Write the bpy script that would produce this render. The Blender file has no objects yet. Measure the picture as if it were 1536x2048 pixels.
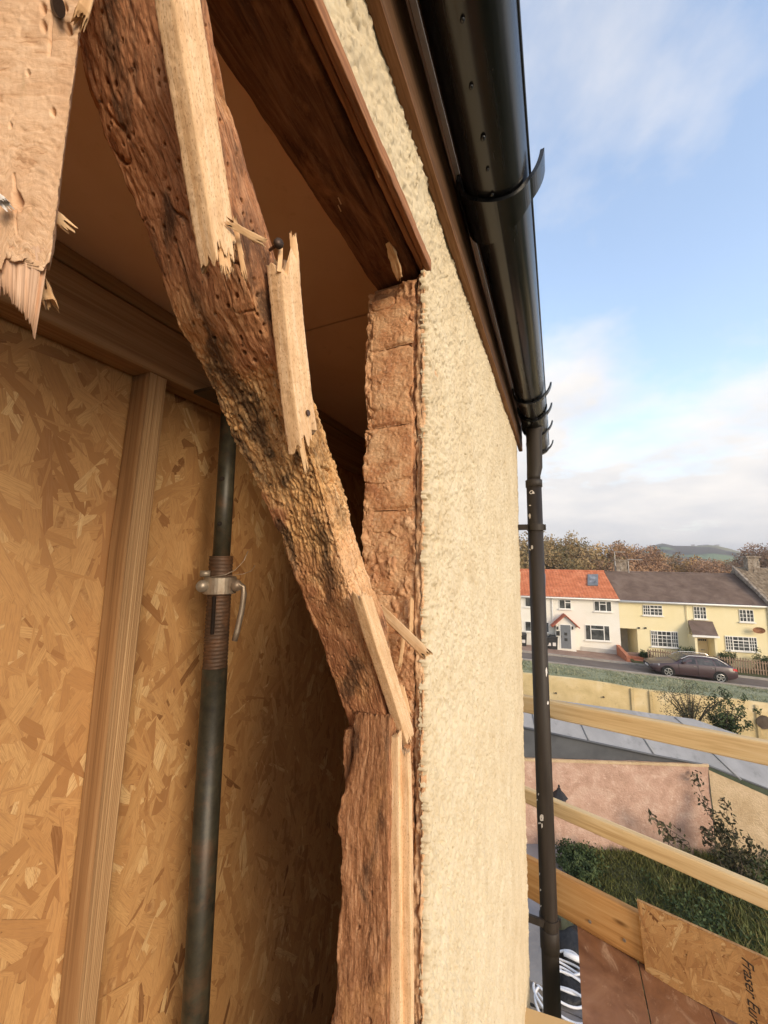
import bpy, math, random
import numpy as np
from mathutils import Matrix, Vector

random.seed(7)
rng = np.random.default_rng(7)
SC = bpy.context.scene
COL = SC.collection

# ------------------------------------------------------------------ camera
# the camera stands at the world origin, 1.6 m above a scaffold deck; x points out of the house wall, y along the wall
FPX, CX, CY = 768.0, 768.0, 1024.0
def camvec(x, y):
    return np.array([(x - CX) / FPX, (CY - y) / FPX, -1.0])
_up = camvec(860, -5000); _up /= np.linalg.norm(_up)
_f = camvec(1115, 1024); _f[1] = -(_f[0] * _up[0] - _up[2]) / _up[1]
_f /= np.linalg.norm(_f)
ROT = np.array([np.cross(_f, _up), _f, _up])
cam_data = bpy.data.cameras.new('camera')
cam_data.sensor_fit = 'HORIZONTAL'; cam_data.sensor_width = 36.0; cam_data.lens = 18.0
cam_data.clip_start = 0.01; cam_data.clip_end = 6000.0
cam = bpy.data.objects.new('camera', cam_data); COL.objects.link(cam)
cam.matrix_world = Matrix([list(ROT[0]) + [0], list(ROT[1]) + [0], list(ROT[2]) + [0], [0, 0, 0, 1]])
SC.camera = cam

# ------------------------------------------------------------------ sky, sun, exposure
SUN_AZ, SUN_EL = math.radians(32.0), math.radians(16.0)     # azimuth from +x towards -y
sun_dir = Vector((math.cos(SUN_EL) * math.cos(SUN_AZ), -math.cos(SUN_EL) * math.sin(SUN_AZ), math.sin(SUN_EL)))
world = bpy.data.worlds.new('World'); SC.world = world; world.use_nodes = True
wt = world.node_tree; wt.nodes.clear()
def wn(t, **kw):
    n = wt.nodes.new(t)
    for k, v in kw.items(): setattr(n, k, v)
    return n
sky = wn('ShaderNodeTexSky', sky_type='NISHITA', sun_disc=False)
sky.sun_elevation = SUN_EL
sky.sun_rotation = math.atan2(sun_dir.x, sun_dir.y)
sky.air_density = 1.0; sky.dust_density = 1.2; sky.ozone_density = 1.0
tc = wn('ShaderNodeTexCoord')
mp = wn('ShaderNodeMapping'); mp.inputs['Scale'].default_value = (1.0, 1.0, 0.3); mp.inputs['Location'].default_value = (1.3, 0.4, 0.0)
cn = wn('ShaderNodeTexNoise'); cn.inputs['Scale'].default_value = 1.5; cn.inputs['Detail'].default_value = 9; cn.inputs['Roughness'].default_value = 0.56; cn.inputs['Distortion'].default_value = 0.1
sep = wn('ShaderNodeSeparateXYZ')
hz = wn('ShaderNodeMapRange'); hz.inputs[1].default_value = 0.0; hz.inputs[2].default_value = 0.52; hz.inputs[3].default_value = 0.36; hz.inputs[4].default_value = -0.02
add = wn('ShaderNodeMath', operation='ADD')
ramp = wn('ShaderNodeValToRGB'); ramp.color_ramp.elements[0].position = 0.47; ramp.color_ramp.elements[1].position = 0.70; ramp.color_ramp.elements[0].color = (0.08, 0.08, 0.08, 1)
cn2 = wn('ShaderNodeTexNoise'); cn2.inputs['Scale'].default_value = 3.2; cn2.inputs['Detail'].default_value = 6
cr2 = wn('ShaderNodeValToRGB')
cr2.color_ramp.elements[0].position = 0.3; cr2.color_ramp.elements[0].color = (5.9, 5.8, 5.8, 1)
cr2.color_ramp.elements[1].position = 0.7; cr2.color_ramp.elements[1].color = (7.4, 7.0, 6.6, 1)
mixc = wn('ShaderNodeMixRGB')
skyg = wn('ShaderNodeMixRGB', blend_type='MULTIPLY'); skyg.inputs[0].default_value = 1.0; skyg.inputs[2].default_value = (3.2, 3.05, 3.0, 1)
bg = wn('ShaderNodeBackground'); bg.inputs['Strength'].default_value = 0.1
wo = wn('ShaderNodeOutputWorld')
L = wt.links.new
# cloud layer: the direction is projected on a flat layer overhead
zadd = wn('ShaderNodeMath', operation='ADD'); zadd.inputs[1].default_value = 0.22
zmax = wn('ShaderNodeMath', operation='MAXIMUM'); zmax.inputs[1].default_value = 0.12
dv_ = wn('ShaderNodeVectorMath', operation='DIVIDE'); cb_ = wn('ShaderNodeCombineXYZ')
L(tc.outputs['Generated'], sep.inputs[0]); L(sep.outputs['Z'], zadd.inputs[0]); L(zadd.outputs[0], zmax.inputs[0])
for k_ in range(3): L(zmax.outputs[0], cb_.inputs[k_])
L(tc.outputs['Generated'], dv_.inputs[0]); L(cb_.outputs[0], dv_.inputs[1]); L(dv_.outputs[0], mp.inputs['Vector'])
L(mp.outputs[0], cn.inputs['Vector']); L(mp.outputs[0], cn2.inputs['Vector']); L(sep.outputs['Z'], hz.inputs[0])
L(cn.outputs[0], add.inputs[0]); L(hz.outputs[0], add.inputs[1]); L(add.outputs[0], ramp.inputs[0])
L(sky.outputs[0], skyg.inputs[1])
L(cn2.outputs[0], cr2.inputs[0]); L(ramp.outputs[0], mixc.inputs[0]); L(skyg.outputs[0], mixc.inputs[1]); L(cr2.outputs[0], mixc.inputs[2])
L(mixc.outputs[0], bg.inputs[0]); L(bg.outputs[0], wo.inputs[0])

sun_data = bpy.data.lights.new('sun', 'SUN'); sun_data.energy = 2.0; sun_data.angle = math.radians(28.0); sun_data.color = (1.0, 0.82, 0.60)
sun = bpy.data.objects.new('sun', sun_data); COL.objects.link(sun)
sun.rotation_euler = sun_dir.to_track_quat('Z', 'Y').to_euler()

SC.view_settings.view_transform = 'Standard'; SC.view_settings.look = 'None'
SC.view_settings.exposure = 0.66; SC.view_settings.gamma = 1.0; SC.view_settings.use_curve_mapping = False
SC.render.engine = 'CYCLES'
SC.cycles.use_denoising = True
SC.cycles.max_bounces = 10; SC.cycles.diffuse_bounces = 6; SC.cycles.transparent_max_bounces = 8
SC.cycles.volume_bounces = 0
SC.cycles.sample_clamp_indirect = 6.0

# ------------------------------------------------------------------ sight lines: pixel of the 1536 x 2048 photograph -> a point in the place
def ray(x, y): return ROT @ camvec(x, y)
def P(x, y, z): return ray(x, y) * z                                  # at a given depth
def onX(x, y, X): d = ray(x, y); return d * (X / d[0])                # on the plane x = X (parallel to the wall)
def onY(x, y, Y): d = ray(x, y); return d * (Y / d[1])
def onZ(x, y, Z): d = ray(x, y); return d * (Z / d[2])

# ------------------------------------------------------------------ numeric noise
def _hash(ix, iy, iz, k):
    h = (ix.astype(np.uint32) * np.uint32(73856093)) ^ (iy.astype(np.uint32) * np.uint32(19349663)) ^ (iz.astype(np.uint32) * np.uint32(83492791)) ^ np.uint32((k * 2654435761) & 0xFFFFFFFF)
    h ^= h >> np.uint32(15); h *= np.uint32(2246822519); h ^= h >> np.uint32(13); h *= np.uint32(3266489917); h ^= h >> np.uint32(16)
    return h.astype(np.float64) / 4294967295.0
def vnoise(p, k=0):
    p = np.asarray(p, float); i = np.floor(p).astype(np.int64); f = p - i
    u = f * f * f * (f * (f * 6 - 15) + 10); r = 0
    for dx in (0, 1):
        for dy in (0, 1):
            for dz in (0, 1):
                w = (u[:, 0] if dx else 1 - u[:, 0]) * (u[:, 1] if dy else 1 - u[:, 1]) * (u[:, 2] if dz else 1 - u[:, 2])
                r = r + w * _hash(i[:, 0] + dx, i[:, 1] + dy, i[:, 2] + dz, k)
    return r * 2 - 1
def fbm(p, oct=4, k=0, gain=0.5):
    p = np.asarray(p, float); a, s, r = 1.0, 0.0, 0
    for o in range(oct):
        r = r + a * vnoise(p * (2.03 ** o) + 17.3 * o, k + o); s += a; a *= gain
    return r / s
def worley(p, k=0, prob=1.0):
    p = np.asarray(p, float); i = np.floor(p).astype(np.int64); best = np.full(len(p), 9.0); cid = np.zeros(len(p))
    for dx in (-1, 0, 1):
        for dy in (-1, 0, 1):
            for dz in (-1, 0, 1):
                a, b, c = i[:, 0] + dx, i[:, 1] + dy, i[:, 2] + dz
                q = np.stack([a + _hash(a, b, c, k + 1), b + _hash(a, b, c, k + 2), c + _hash(a, b, c, k + 3)], 1)
                d = np.sqrt(((q - p) ** 2).sum(1))
                h = _hash(a, b, c, k + 4)
                if prob < 1: d = np.where(h < prob, d, 9.0)
                m = d < best; best = np.where(m, d, best); cid = np.where(m, h, cid)
    return best, cid
def sstep(a, b, x):
    t = np.clip((x - a) / (b - a), 0, 1); return t * t * (3 - 2 * t)

# ------------------------------------------------------------------ materials
def srgb(r, g, b):
    f = lambda c: (c / 255 / 12.92) if c / 255 <= 0.04045 else ((c / 255 + 0.055) / 1.055) ** 2.4
    return (f(r), f(g), f(b))
def C4(c): return (c[0], c[1], c[2], 1.0)
class NT:
    def __init__(self, name):
        self.m = bpy.data.materials.new(name); self.m.use_nodes = True
        self.t = self.m.node_tree; self.b = self.t.nodes['Principled BSDF']
    def n(self, typ, ins=None, **kw):
        nd = self.t.nodes.new(typ)
        for k, v in kw.items(): setattr(nd, k, v)
        for k, v in (ins or {}).items():
            if isinstance(v, bpy.types.NodeSocket): self.t.links.new(v, nd.inputs[k])
            else: nd.inputs[k].default_value = v
        return nd
    def l(self, a, b): self.t.links.new(a, b)
    def ramp(self, fac, stops):
        r = self.n('ShaderNodeValToRGB', {0: fac}); cr = r.color_ramp
        while len(cr.elements) < len(stops): cr.elements.new(0.5)
        for e, (p, c) in zip(cr.elements, stops):
            e.position = p; e.color = C4(c) if not isinstance(c, (int, float)) else (c, c, c, 1)
        return r.outputs[0]
    def mix(self, fac, a, b, mode='MIX'):
        nd = self.n('ShaderNodeMixRGB', blend_type=mode)
        for k, v in ((0, fac), (1, a), (2, b)):
            if isinstance(v, bpy.types.NodeSocket): self.l(v, nd.inputs[k])
            elif k == 0: nd.inputs[k].default_value = v
            else: nd.inputs[k].default_value = C4(v)
        return nd.outputs[0]
    def coord(self, kind='Object', scale=(1, 1, 1), rot=(0, 0, 0)):
        if kind == 'UV': s = self.n('ShaderNodeUVMap').outputs[0]
        elif kind == 'World': s = self.n('ShaderNodeNewGeometry').outputs['Position']
        else: s = self.n('ShaderNodeTexCoord').outputs[kind]
        return self.n('ShaderNodeMapping', {'Vector': s, 'Scale': scale, 'Rotation': rot}).outputs[0]
    def noise(self, vec, scale, detail=4, rough=0.55, dist=0.0):
        return self.n('ShaderNodeTexNoise', {'Vector': vec, 'Scale': scale, 'Detail': detail, 'Roughness': rough, 'Distortion': dist}).outputs[0]
    def attr(self, name): return self.n('ShaderNodeAttribute', attribute_name=name).outputs
    def bump(self, h, strength=0.3, dist=0.002, prev=None):
        nd = self.n('ShaderNodeBump', {'Height': h, 'Strength': strength, 'Distance': dist})
        if prev is not None: self.l(prev, nd.inputs['Normal'])
        return nd.outputs[0]
    def done(self, col=None, rough=0.8, spec=0.3, normal=None, metal=0.0):
        for k, v in (('Base Color', col), ('Roughness', rough), ('Normal', normal)):
            if v is None: continue
            if isinstance(v, bpy.types.NodeSocket): self.l(v, self.b.inputs[k])
            elif k == 'Base Color': self.b.inputs[k].default_value = C4(v)
            else: self.b.inputs[k].default_value = v
        self.b.inputs['Specular IOR Level'].default_value = spec
        self.b.inputs['Metallic'].default_value = metal
        return self.m
def rough_mat(name, stops, scale=6.0, rough=0.85, spec=0.25, coord='World', stretch=(1, 1, 1), bump=None, speck=None, detail=6):
    """noise-mottled matt surface; bump=(scale, strength, dist); speck=(scale, colour, lo, hi)"""
    t = NT(name); v = t.coord(coord, stretch); c = t.ramp(t.noise(v, scale, detail, 0.6, 0.4), stops); nm = None
    if speck: c = t.mix(t.ramp(t.noise(v, speck[0], 5, 0.65), [(speck[2], 0.0), (speck[3], 1.0)]), c, speck[1])
    if bump: nm = t.bump(t.noise(v, bump[0], 6, 0.65), bump[1], bump[2])
    return t.done(c, rough, spec, nm)
def wood_mat(name, dark, mid, light, coord='UV', along=7.0, across=150.0, rough=0.75, knots=0.0, stain=None, bump=0.25, dist=0.0008, axis='X', spec=0.25, ray=0.0):
    """grain runs along UV u (or the given object axis)"""
    t = NT(name)
    sc = {'X': (along, across, across), 'Y': (across, along, across), 'Z': (across, across, along)}[axis]
    v = t.coord(coord, sc)
    v2 = t.coord(coord, tuple(s * 0.13 for s in sc))
    g = t.noise(v, 1.0, 5, 0.6, 0.8); g2 = t.noise(v2, 1.0, 4, 0.6, 1.5)
    f = t.n('ShaderNodeMath', {0: g, 1: g2}, operation='ADD').outputs[0]
    f = t.n('ShaderNodeMath', {0: f, 1: 0.5}, operation='MULTIPLY').outputs[0]
    c = t.ramp(f, [(0.36, dark), (0.5, mid), (0.63, light)])
    if stain:
        sv = t.coord(coord, tuple(max(s * 0.02, 1.0) for s in sc))
        c = t.mix(t.ramp(t.noise(sv, stain[1], 6, 0.65, 0.6), [(stain[2], 0.0), (stain[3], 1.0)]), c, stain[0])
    if knots:
        kv = t.coord(coord, {'X': (9, 26, 26), 'Y': (26, 9, 26), 'Z': (26, 26, 9)}[axis])
        w = t.n('ShaderNodeTexVoronoi', {'Vector': kv, 'Scale': knots}).outputs['Distance']
        c = t.mix(t.ramp(w, [(0.04, 1.0), (0.13, 0.0)]), c, tuple(k * 0.55 for k in dark))
    if ray:
        rv = t.coord(coord, tuple(s * 2.5 for s in (sc[0] * ray, sc[1], sc[2])))
        c = t.mix(t.ramp(t.noise(rv, 1.0, 3), [(0.3, 0.55), (0.45, 0.0)]), c, dark)
    nm = t.bump(f, bump, dist)
    return t.done(c, rough, spec, nm)

# ------------------------------------------------------------------ mesh builders
def empty(name, loc, label, cat, group=None, rz=0.0):
    o = bpy.data.objects.new(name, None); COL.objects.link(o); o.location = loc; o.rotation_euler = (0, 0, rz)
    o.empty_display_size = 0.05
    return tag(o, label, cat, group)
def tag(o, label=None, cat=None, group=None, kind=None):
    if label: o['label'] = label
    if cat: o['category'] = cat
    if group: o['group'] = group
    if kind: o['kind'] = kind
    return o
def abs_loc(o):
    l = np.zeros(3)
    while o is not None: l = l + np.array(o.location); o = o.parent
    return l
def mesh_obj(name, V, F, mat, parent=None, smooth=False, local=False, uv=None, attrs=None, base=None):
    V = np.asarray(V, float).reshape(-1, 3)
    if not local:
        if parent is not None: V = V - abs_loc(parent)
        else:
            if base is None: base = np.array([(V[:, 0].min() + V[:, 0].max()) / 2, (V[:, 1].min() + V[:, 1].max()) / 2, V[:, 2].min()])
            base = np.asarray(base, float); V = V - base
    me = bpy.data.meshes.new(name)
    if isinstance(F, np.ndarray):
        k = F.shape[1]; nf = len(F)
        me.vertices.add(len(V)); me.vertices.foreach_set('co', V.ravel())
        me.loops.add(nf * k); me.loops.foreach_set('vertex_index', F.astype(np.int32).ravel())
        me.polygons.add(nf); me.polygons.foreach_set('loop_start', np.arange(nf, dtype=np.int32) * k)
        me.update(calc_edges=True)
    else:
        me.from_pydata(V.tolist(), [], [list(map(int, f)) for f in F]); me.update()
    if uv is not None:
        ul = me.uv_layers.new(name='UVMap')
        li = np.empty(len(me.loops), np.int32); me.loops.foreach_get('vertex_index', li)
        ul.data.foreach_set('uv', np.asarray(uv, np.float32)[li].ravel())
    for k, a in (attrs or {}).items():
        at = me.attributes.new(k, 'FLOAT', 'POINT'); at.data.foreach_set('value', np.asarray(a, np.float32))
    if smooth: me.polygons.foreach_set('use_smooth', np.ones(len(me.polygons), bool))
    me.validate()
    if mat: me.materials.append(mat)
    o = bpy.data.objects.new(name, me); COL.objects.link(o)
    if parent is not None: o.parent = parent
    elif not local: o.location = base
    return o
class MB:
    def __init__(self, fr=None): self.V, self.F, self.fr = [], [], fr
    def add(self, vs, fs):
        n = len(self.V)
        for v in vs:
            v = np.asarray(v, float); self.V.append(v if self.fr is None else self.fr(v))
        for f in fs: self.F.append([n + i for i in f])
        return self
    def hexa(self, c): return self.add(c, [(0, 3, 2, 1), (4, 5, 6, 7), (0, 1, 5, 4), (1, 2, 6, 5), (2, 3, 7, 6), (3, 0, 4, 7)])
    def box(self, x0, x1, y0, y1, z0, z1):
        return self.hexa([(x0, y0, z0), (x1, y0, z0), (x1, y1, z0), (x0, y1, z0), (x0, y0, z1), (x1, y0, z1), (x1, y1, z1), (x0, y1, z1)])
    def bar(self, p0, p1, w, h, up=(0, 0, 1)):
        p0, p1 = np.asarray(p0, float), np.asarray(p1, float); d = p1 - p0; d = d / np.linalg.norm(d)
        s = np.cross(d, up); s = s / np.linalg.norm(s) * w / 2; u = np.cross(s, d); u = u / np.linalg.norm(u) * h / 2
        return self.hexa([p0 - s - u, p0 + s - u, p1 + s - u, p1 - s - u, p0 - s + u, p0 + s + u, p1 + s + u, p1 - s + u])
    def prism(self, poly, a, b):
        """poly: list of 3-d points, extruded by the vector b - a"""
        d = np.asarray(b, float) - np.asarray(a, float); n = len(poly); q = [np.asarray(p, float) for p in poly]
        return self.add(q + [p + d for p in q], [tuple(range(n))[::-1], tuple(range(n, 2 * n))] + [(i, (i + 1) % n, n + (i + 1) % n, n + i) for i in range(n)])
    def tube(self, pts, r, n=12, cap=True):
        pts = [np.asarray(p, float) for p in pts]; k = len(pts); r = [r] * k if np.isscalar(r) else list(r)
        vs, fs = [], []; ref = np.array([0.13, 0.27, 0.95])
        for i, p in enumerate(pts):
            d = pts[min(i + 1, k - 1)] - pts[max(i - 1, 0)]; d = d / np.linalg.norm(d)
            if abs(d @ ref) > 0.93: ref = np.array([0.9, 0.3, 0.1])
            a = np.cross(d, ref); a /= np.linalg.norm(a); b = np.cross(d, a)
            for j in range(n):
                t = 2 * math.pi * j / n; vs.append(p + (a * math.cos(t) + b * math.sin(t)) * r[i])
        for i in range(k - 1):
            for j in range(n): fs.append((i * n + j, i * n + (j + 1) % n, (i + 1) * n + (j + 1) % n, (i + 1) * n + j))
        if cap: fs += [tuple(range(n))[::-1], tuple(range((k - 1) * n, k * n))]
        return self.add(vs, fs)
    def lathe(self, prof, c=(0, 0, 0), n=20):
        vs = [(c[0] + r * math.cos(2 * math.pi * j / n), c[1] + r * math.sin(2 * math.pi * j / n), c[2] + z) for r, z in prof for j in range(n)]
        k = len(prof); fs = [(i * n + j, i * n + (j + 1) % n, (i + 1) * n + (j + 1) % n, (i + 1) * n + j) for i in range(k - 1) for j in range(n)]
        fs += [tuple(range(n))[::-1], tuple(range((k - 1) * n, k * n))]
        return self.add(vs, fs)
    def obj(self, name, mat, parent=None, smooth=False, **kw): return mesh_obj(name, np.array(self.V), self.F, mat, parent, smooth, **kw)
def grid_faces(nu, nv, wrap=False):
    iu = np.arange(nu if wrap else nu - 1); iv = np.arange(nv - 1)
    a, b = np.meshgrid(iu, iv, indexing='ij'); a = a.ravel(); b = b.ravel(); a2 = (a + 1) % nu
    return np.stack([a * nv + b, a2 * nv + b, a2 * nv + b + 1, a * nv + b + 1], 1)
def normals(V, F):
    n = np.cross(V[F[:, 2]] - V[F[:, 0]], V[F[:, 3]] - V[F[:, 1]]); N = np.zeros_like(V)
    for k in range(4): np.add.at(N, F[:, k], n)
    return N / np.maximum(np.linalg.norm(N, axis=1, keepdims=True), 1e-12)
def rough_beam(name, st, na, nb, nv, mat, parent=None, disp=None, spike=(0, 0), rnd=0.06, seed=0, attrfn=None, smooth=True, sharp=26.0, base=None):
    """a sawn or broken length of timber. st: stations (k,4,3) of corner points (front a, front b, back b, back a);
    disp(V, u, v) moves the surface along its normals; spike: how far the two ends are splintered"""
    st = np.asarray(st, float); mid = st.mean(1); cl = np.r_[0, np.cumsum(np.linalg.norm(np.diff(mid, axis=0), axis=1))]
    ts = np.linspace(0, cl[-1], nv)
    C = np.stack([[np.interp(ts, cl, st[:, c, d]) for d in range(3)] for c in range(4)], 0).transpose(2, 0, 1)   # nv,4,3
    A = np.r_[np.linspace(-1, 1, na, endpoint=False), np.ones(nb), np.linspace(1, -1, na, endpoint=False), -np.ones(nb)]
    B = np.r_[-np.ones(na), np.linspace(-1, 1, nb, endpoint=False), np.ones(na), np.linspace(1, -1, nb, endpoint=False)]
    k = 1 - rnd * (np.abs(A) ** 5) * (np.abs(B) ** 5); a, b = (A * k + 1) / 2, (B * k + 1) / 2
    nu = len(A)
    W = np.stack([(1 - a) * (1 - b), a * (1 - b), a * b, (1 - a) * b], 1)
    V = np.einsum('uc,vcd->uvd', W, C)
    ax = (mid[-1] - mid[0]) / np.linalg.norm(mid[-1] - mid[0]); vv = np.linspace(0, 1, nv)
    for e, (amt, wgt) in enumerate(((spike[0], sstep(0.25, 0.0, vv)), (spike[1], sstep(0.75, 1.0, vv)))):
        if amt:
            q = np.stack([a * sharp, b * sharp * 0.25, np.full(nu, seed + 9.1 * e)], 1)
            h = np.clip(vnoise(q, seed + e) * 0.9 + 0.35 * vnoise(q * 2.7, seed + 5 + e), -1, 1)
            V += ((1 if e else -1) * amt * h[:, None, None] * wgt[None, :, None]) * ax
    V = V.reshape(-1, 3); F = grid_faces(nu, nv, True)
    per = np.cumsum(np.r_[0, np.linalg.norm(np.diff(np.einsum('uc,cd->ud', W, C[nv // 2]), axis=0), axis=1)])
    U = np.repeat(per, nv); T = np.tile(ts, nu)
    N = normals(V, F)
    if (N * (V - np.repeat(mid.mean(0)[None], len(V), 0))).sum() < 0: F = F[:, ::-1]; N = -N
    uu = np.repeat(np.arange(nu), nv); vn = T / cl[-1]
    if disp is not None: V = V + N * np.asarray(disp(V, U, T, np.repeat(a, nv), np.repeat(b, nv), vn))[:, None]
    at = attrfn(V, U, T, np.repeat(a, nv), np.repeat(b, nv), vn) if attrfn else None
    # caps
    c0 = V.reshape(nu, nv, 3)[:, 0].mean(0) + ax * abs(spike[0]) * 0.5; c1 = V.reshape(nu, nv, 3)[:, -1].mean(0) - ax * abs(spike[1]) * 0.5
    nV = len(V); V = np.vstack([V, c0, c1]); uv = np.stack([np.r_[T, 0, cl[-1]] + seed * 0.37, np.r_[U, 0, 0] + seed * 0.11], 1)
    i = np.arange(nu); j = (i + 1) % nu
    caps = [(int(nV), int(y * nv), int(x * nv), int(nV)) for x, y in zip(i, j)]
    tris = np.array([(nV, x * nv, y * nv) for x, y in zip(i, j)] + [(nV + 1, y * nv + nv - 1, x * nv + nv - 1) for x, y in zip(i, j)])
    Ft = np.vstack([F[:, [0, 1, 2]], F[:, [0, 2, 3]], tris])
    if at: at = {q: np.r_[w, w[0], w[-1]] for q, w in at.items()}
    return mesh_obj(name, V, Ft, mat, parent, smooth, uv=uv, attrs=at, base=base)
def px_stations(left, right, X, th, lift=0.0):
    """stations of a flat strip whose front face lies on the plane x = X between two pixel polylines, th thick"""
    out = []
    for (lx, ly), (rx, ry) in zip(left, right):
        a, b = onX(lx, ly, X), onX(rx, ry, X); o = np.array([-th, 0, 0])
        out.append([a, b, b + o, a + o])
    return out
def stations(p0, p1, w, h, up, k=2, sag=None):
    p0, p1 = np.asarray(p0, float), np.asarray(p1, float); d = (p1 - p0) / np.linalg.norm(p1 - p0)
    s = np.cross(d, up); s = s / np.linalg.norm(s) * w / 2; u = np.cross(s, d); u = u / np.linalg.norm(u) * h / 2
    out = []
    for i in range(k):
        p = p0 + (p1 - p0) * i / (k - 1)
        out.append([p - s + u, p + s + u, p + s - u, p - s - u])
    return out
def sawn(amp=0.0004, f=40.0, k=0):
    return lambda V, U, T, a, b, v: amp * fbm(np.stack([V[:, 0] * f * 4, V[:, 1] * f * 4, V[:, 2] * f * 4], 1) , 3, k)

# ================================================================== materials of the near house
def mat_render():
    t = NT('cream_roughcast'); v = t.coord('World')
    c = t.ramp(t.noise(v, 9.0, 6, 0.65, 0.5), [(0.3, (0.53, 0.43, 0.28)), (0.5, (0.59, 0.495, 0.335)), (0.7, (0.635, 0.55, 0.395))])
    c = t.mix(t.ramp(t.noise(v, 70.0, 4, 0.6), [(0.62, 0.0), (0.78, 0.55)]), c, (0.46, 0.36, 0.2))
    c = t.mix(t.ramp(t.noise(t.coord('World', (14, 14, 0.9)), 1.0, 6, 0.65, 0.5), [(0.54, 0.0), (0.72, 0.45)]), c, (0.45, 0.375, 0.26))
    c = t.mix(t.ramp(t.noise(t.coord('World', (1, 1, 0.25)), 3.2, 5, 0.6, 0.8), [(0.55, 0.0), (0.78, 0.35)]), c, (0.62, 0.55, 0.42))
    c = t.mix(t.ramp(t.noise(t.coord('World', (1, 1, 0.6)), 165.0, 4, 0.7), [(0.60, 0.0), (0.71, 0.8)]), c, (0.38, 0.27, 0.15))
    nm = t.bump(t.noise(v, 260.0, 4, 0.65), 0.45, 0.0018)
    return t.done(c, 0.9, 0.2, nm)
M_RENDER = mat_render()
M_RENDER_FAR = rough_mat('cream_roughcast_plain', [(0.3, (0.53, 0.43, 0.28)), (0.7, (0.635, 0.55, 0.395))], 9, bump=(110, 0.8, 0.006))
M_BRICK = rough_mat('soft_red_brick', [(0.28, (0.34, 0.135, 0.06)), (0.48, (0.54, 0.275, 0.13)), (0.66, (0.67, 0.42, 0.23))], 26, bump=(380, 0.8, 0.002), speck=(240, (0.60, 0.40, 0.25), 0.54, 0.70))
M_MORTAR = rough_mat('old_mortar', [(0.3, (0.20, 0.085, 0.04)), (0.7, (0.42, 0.24, 0.13))], 40, bump=(300, 0.8, 0.003))
M_SMEAR = rough_mat('sandy_lime_mortar', [(0.3, (0.42, 0.195, 0.095)), (0.5, (0.59, 0.33, 0.17)), (0.7, (0.70, 0.46, 0.27))], 30, bump=(420, 0.9, 0.002), speck=(260, (0.34, 0.15, 0.075), 0.56, 0.72))
M_EDGE = rough_mat('broken_render_edge', [(0.3, (0.44, 0.24, 0.125)), (0.5, (0.63, 0.39, 0.215)), (0.72, (0.73, 0.51, 0.32))], 55, bump=(320, 0.8, 0.002), speck=(220, (0.40, 0.21, 0.10), 0.55, 0.72))
M_LATH = wood_mat('fresh_sawn_softwood', (0.45, 0.25, 0.11), (0.66, 0.42, 0.22), (0.74, 0.53, 0.31), along=14, across=260, ray=0.0, bump=0.3, dist=0.0006)
def mat_saw():
    t = NT('sawn_lath_with_flecks'); uv = t.coord('UV')
    g = t.noise(t.coord('UV', (18, 240, 1)), 1.0, 5, 0.6, 0.8)
    c = t.ramp(g, [(0.3, (0.60, 0.37, 0.19)), (0.5, (0.72, 0.48, 0.27)), (0.7, (0.79, 0.58, 0.37))])
    fl = t.noise(t.coord('UV', (420, 900, 1)), 1.0, 3, 0.6)
    c = t.mix(t.ramp(fl, [(0.55, 0.0), (0.66, 0.8)]), c, (0.36, 0.18, 0.075))
    big = t.noise(uv, 38, 5, 0.6, 0.8)
    c = t.mix(t.ramp(big, [(0.48, 0.0), (0.72, 0.6)]), c, (0.50, 0.30, 0.15))
    nm = t.bump(t.noise(t.coord('UV', (300, 900, 1)), 1.0, 5, 0.7), 0.45, 0.0008)
    return t.done(c, 0.85, 0.2, nm)
M_SAW = mat_saw()
def mat_hang():
    t = NT('weathered_sawn_board')
    g = t.noise(t.coord('UV', (160, 42, 1), (0, 0, 0.45)), 1.0, 6, 0.62, 1.6)
    c = t.ramp(g, [(0.30, (0.46, 0.25, 0.13)), (0.42, (0.67, 0.43, 0.26)), (0.62, (0.75, 0.52, 0.34))])
    p = t.noise(t.coord('UV', (30, 30, 1)), 1.0, 5, 0.6, 0.5)
    c = t.mix(t.ramp(p, [(0.45, 0.0), (0.7, 0.7)]), c, (0.60, 0.37, 0.22))
    c = t.mix(t.ramp(t.noise(t.coord('UV', (30, 70, 1)), 1.0, 3), [(0.62, 0.0), (0.75, 0.4)]), c, (0.42, 0.30, 0.16))
    nm = t.bump(g, 0.45, 0.0009, t.bump(t.noise(t.coord('UV', (600, 600, 1)), 1.0, 4), 0.4, 0.0006))
    return t.done(c, 0.9, 0.15, nm)
M_HANG = mat_hang()
M_TORN = wood_mat('fresh_torn_fibre', (0.50, 0.28, 0.16), (0.70, 0.46, 0.31), (0.78, 0.57, 0.42), along=20, across=160, bump=0.4)
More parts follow.
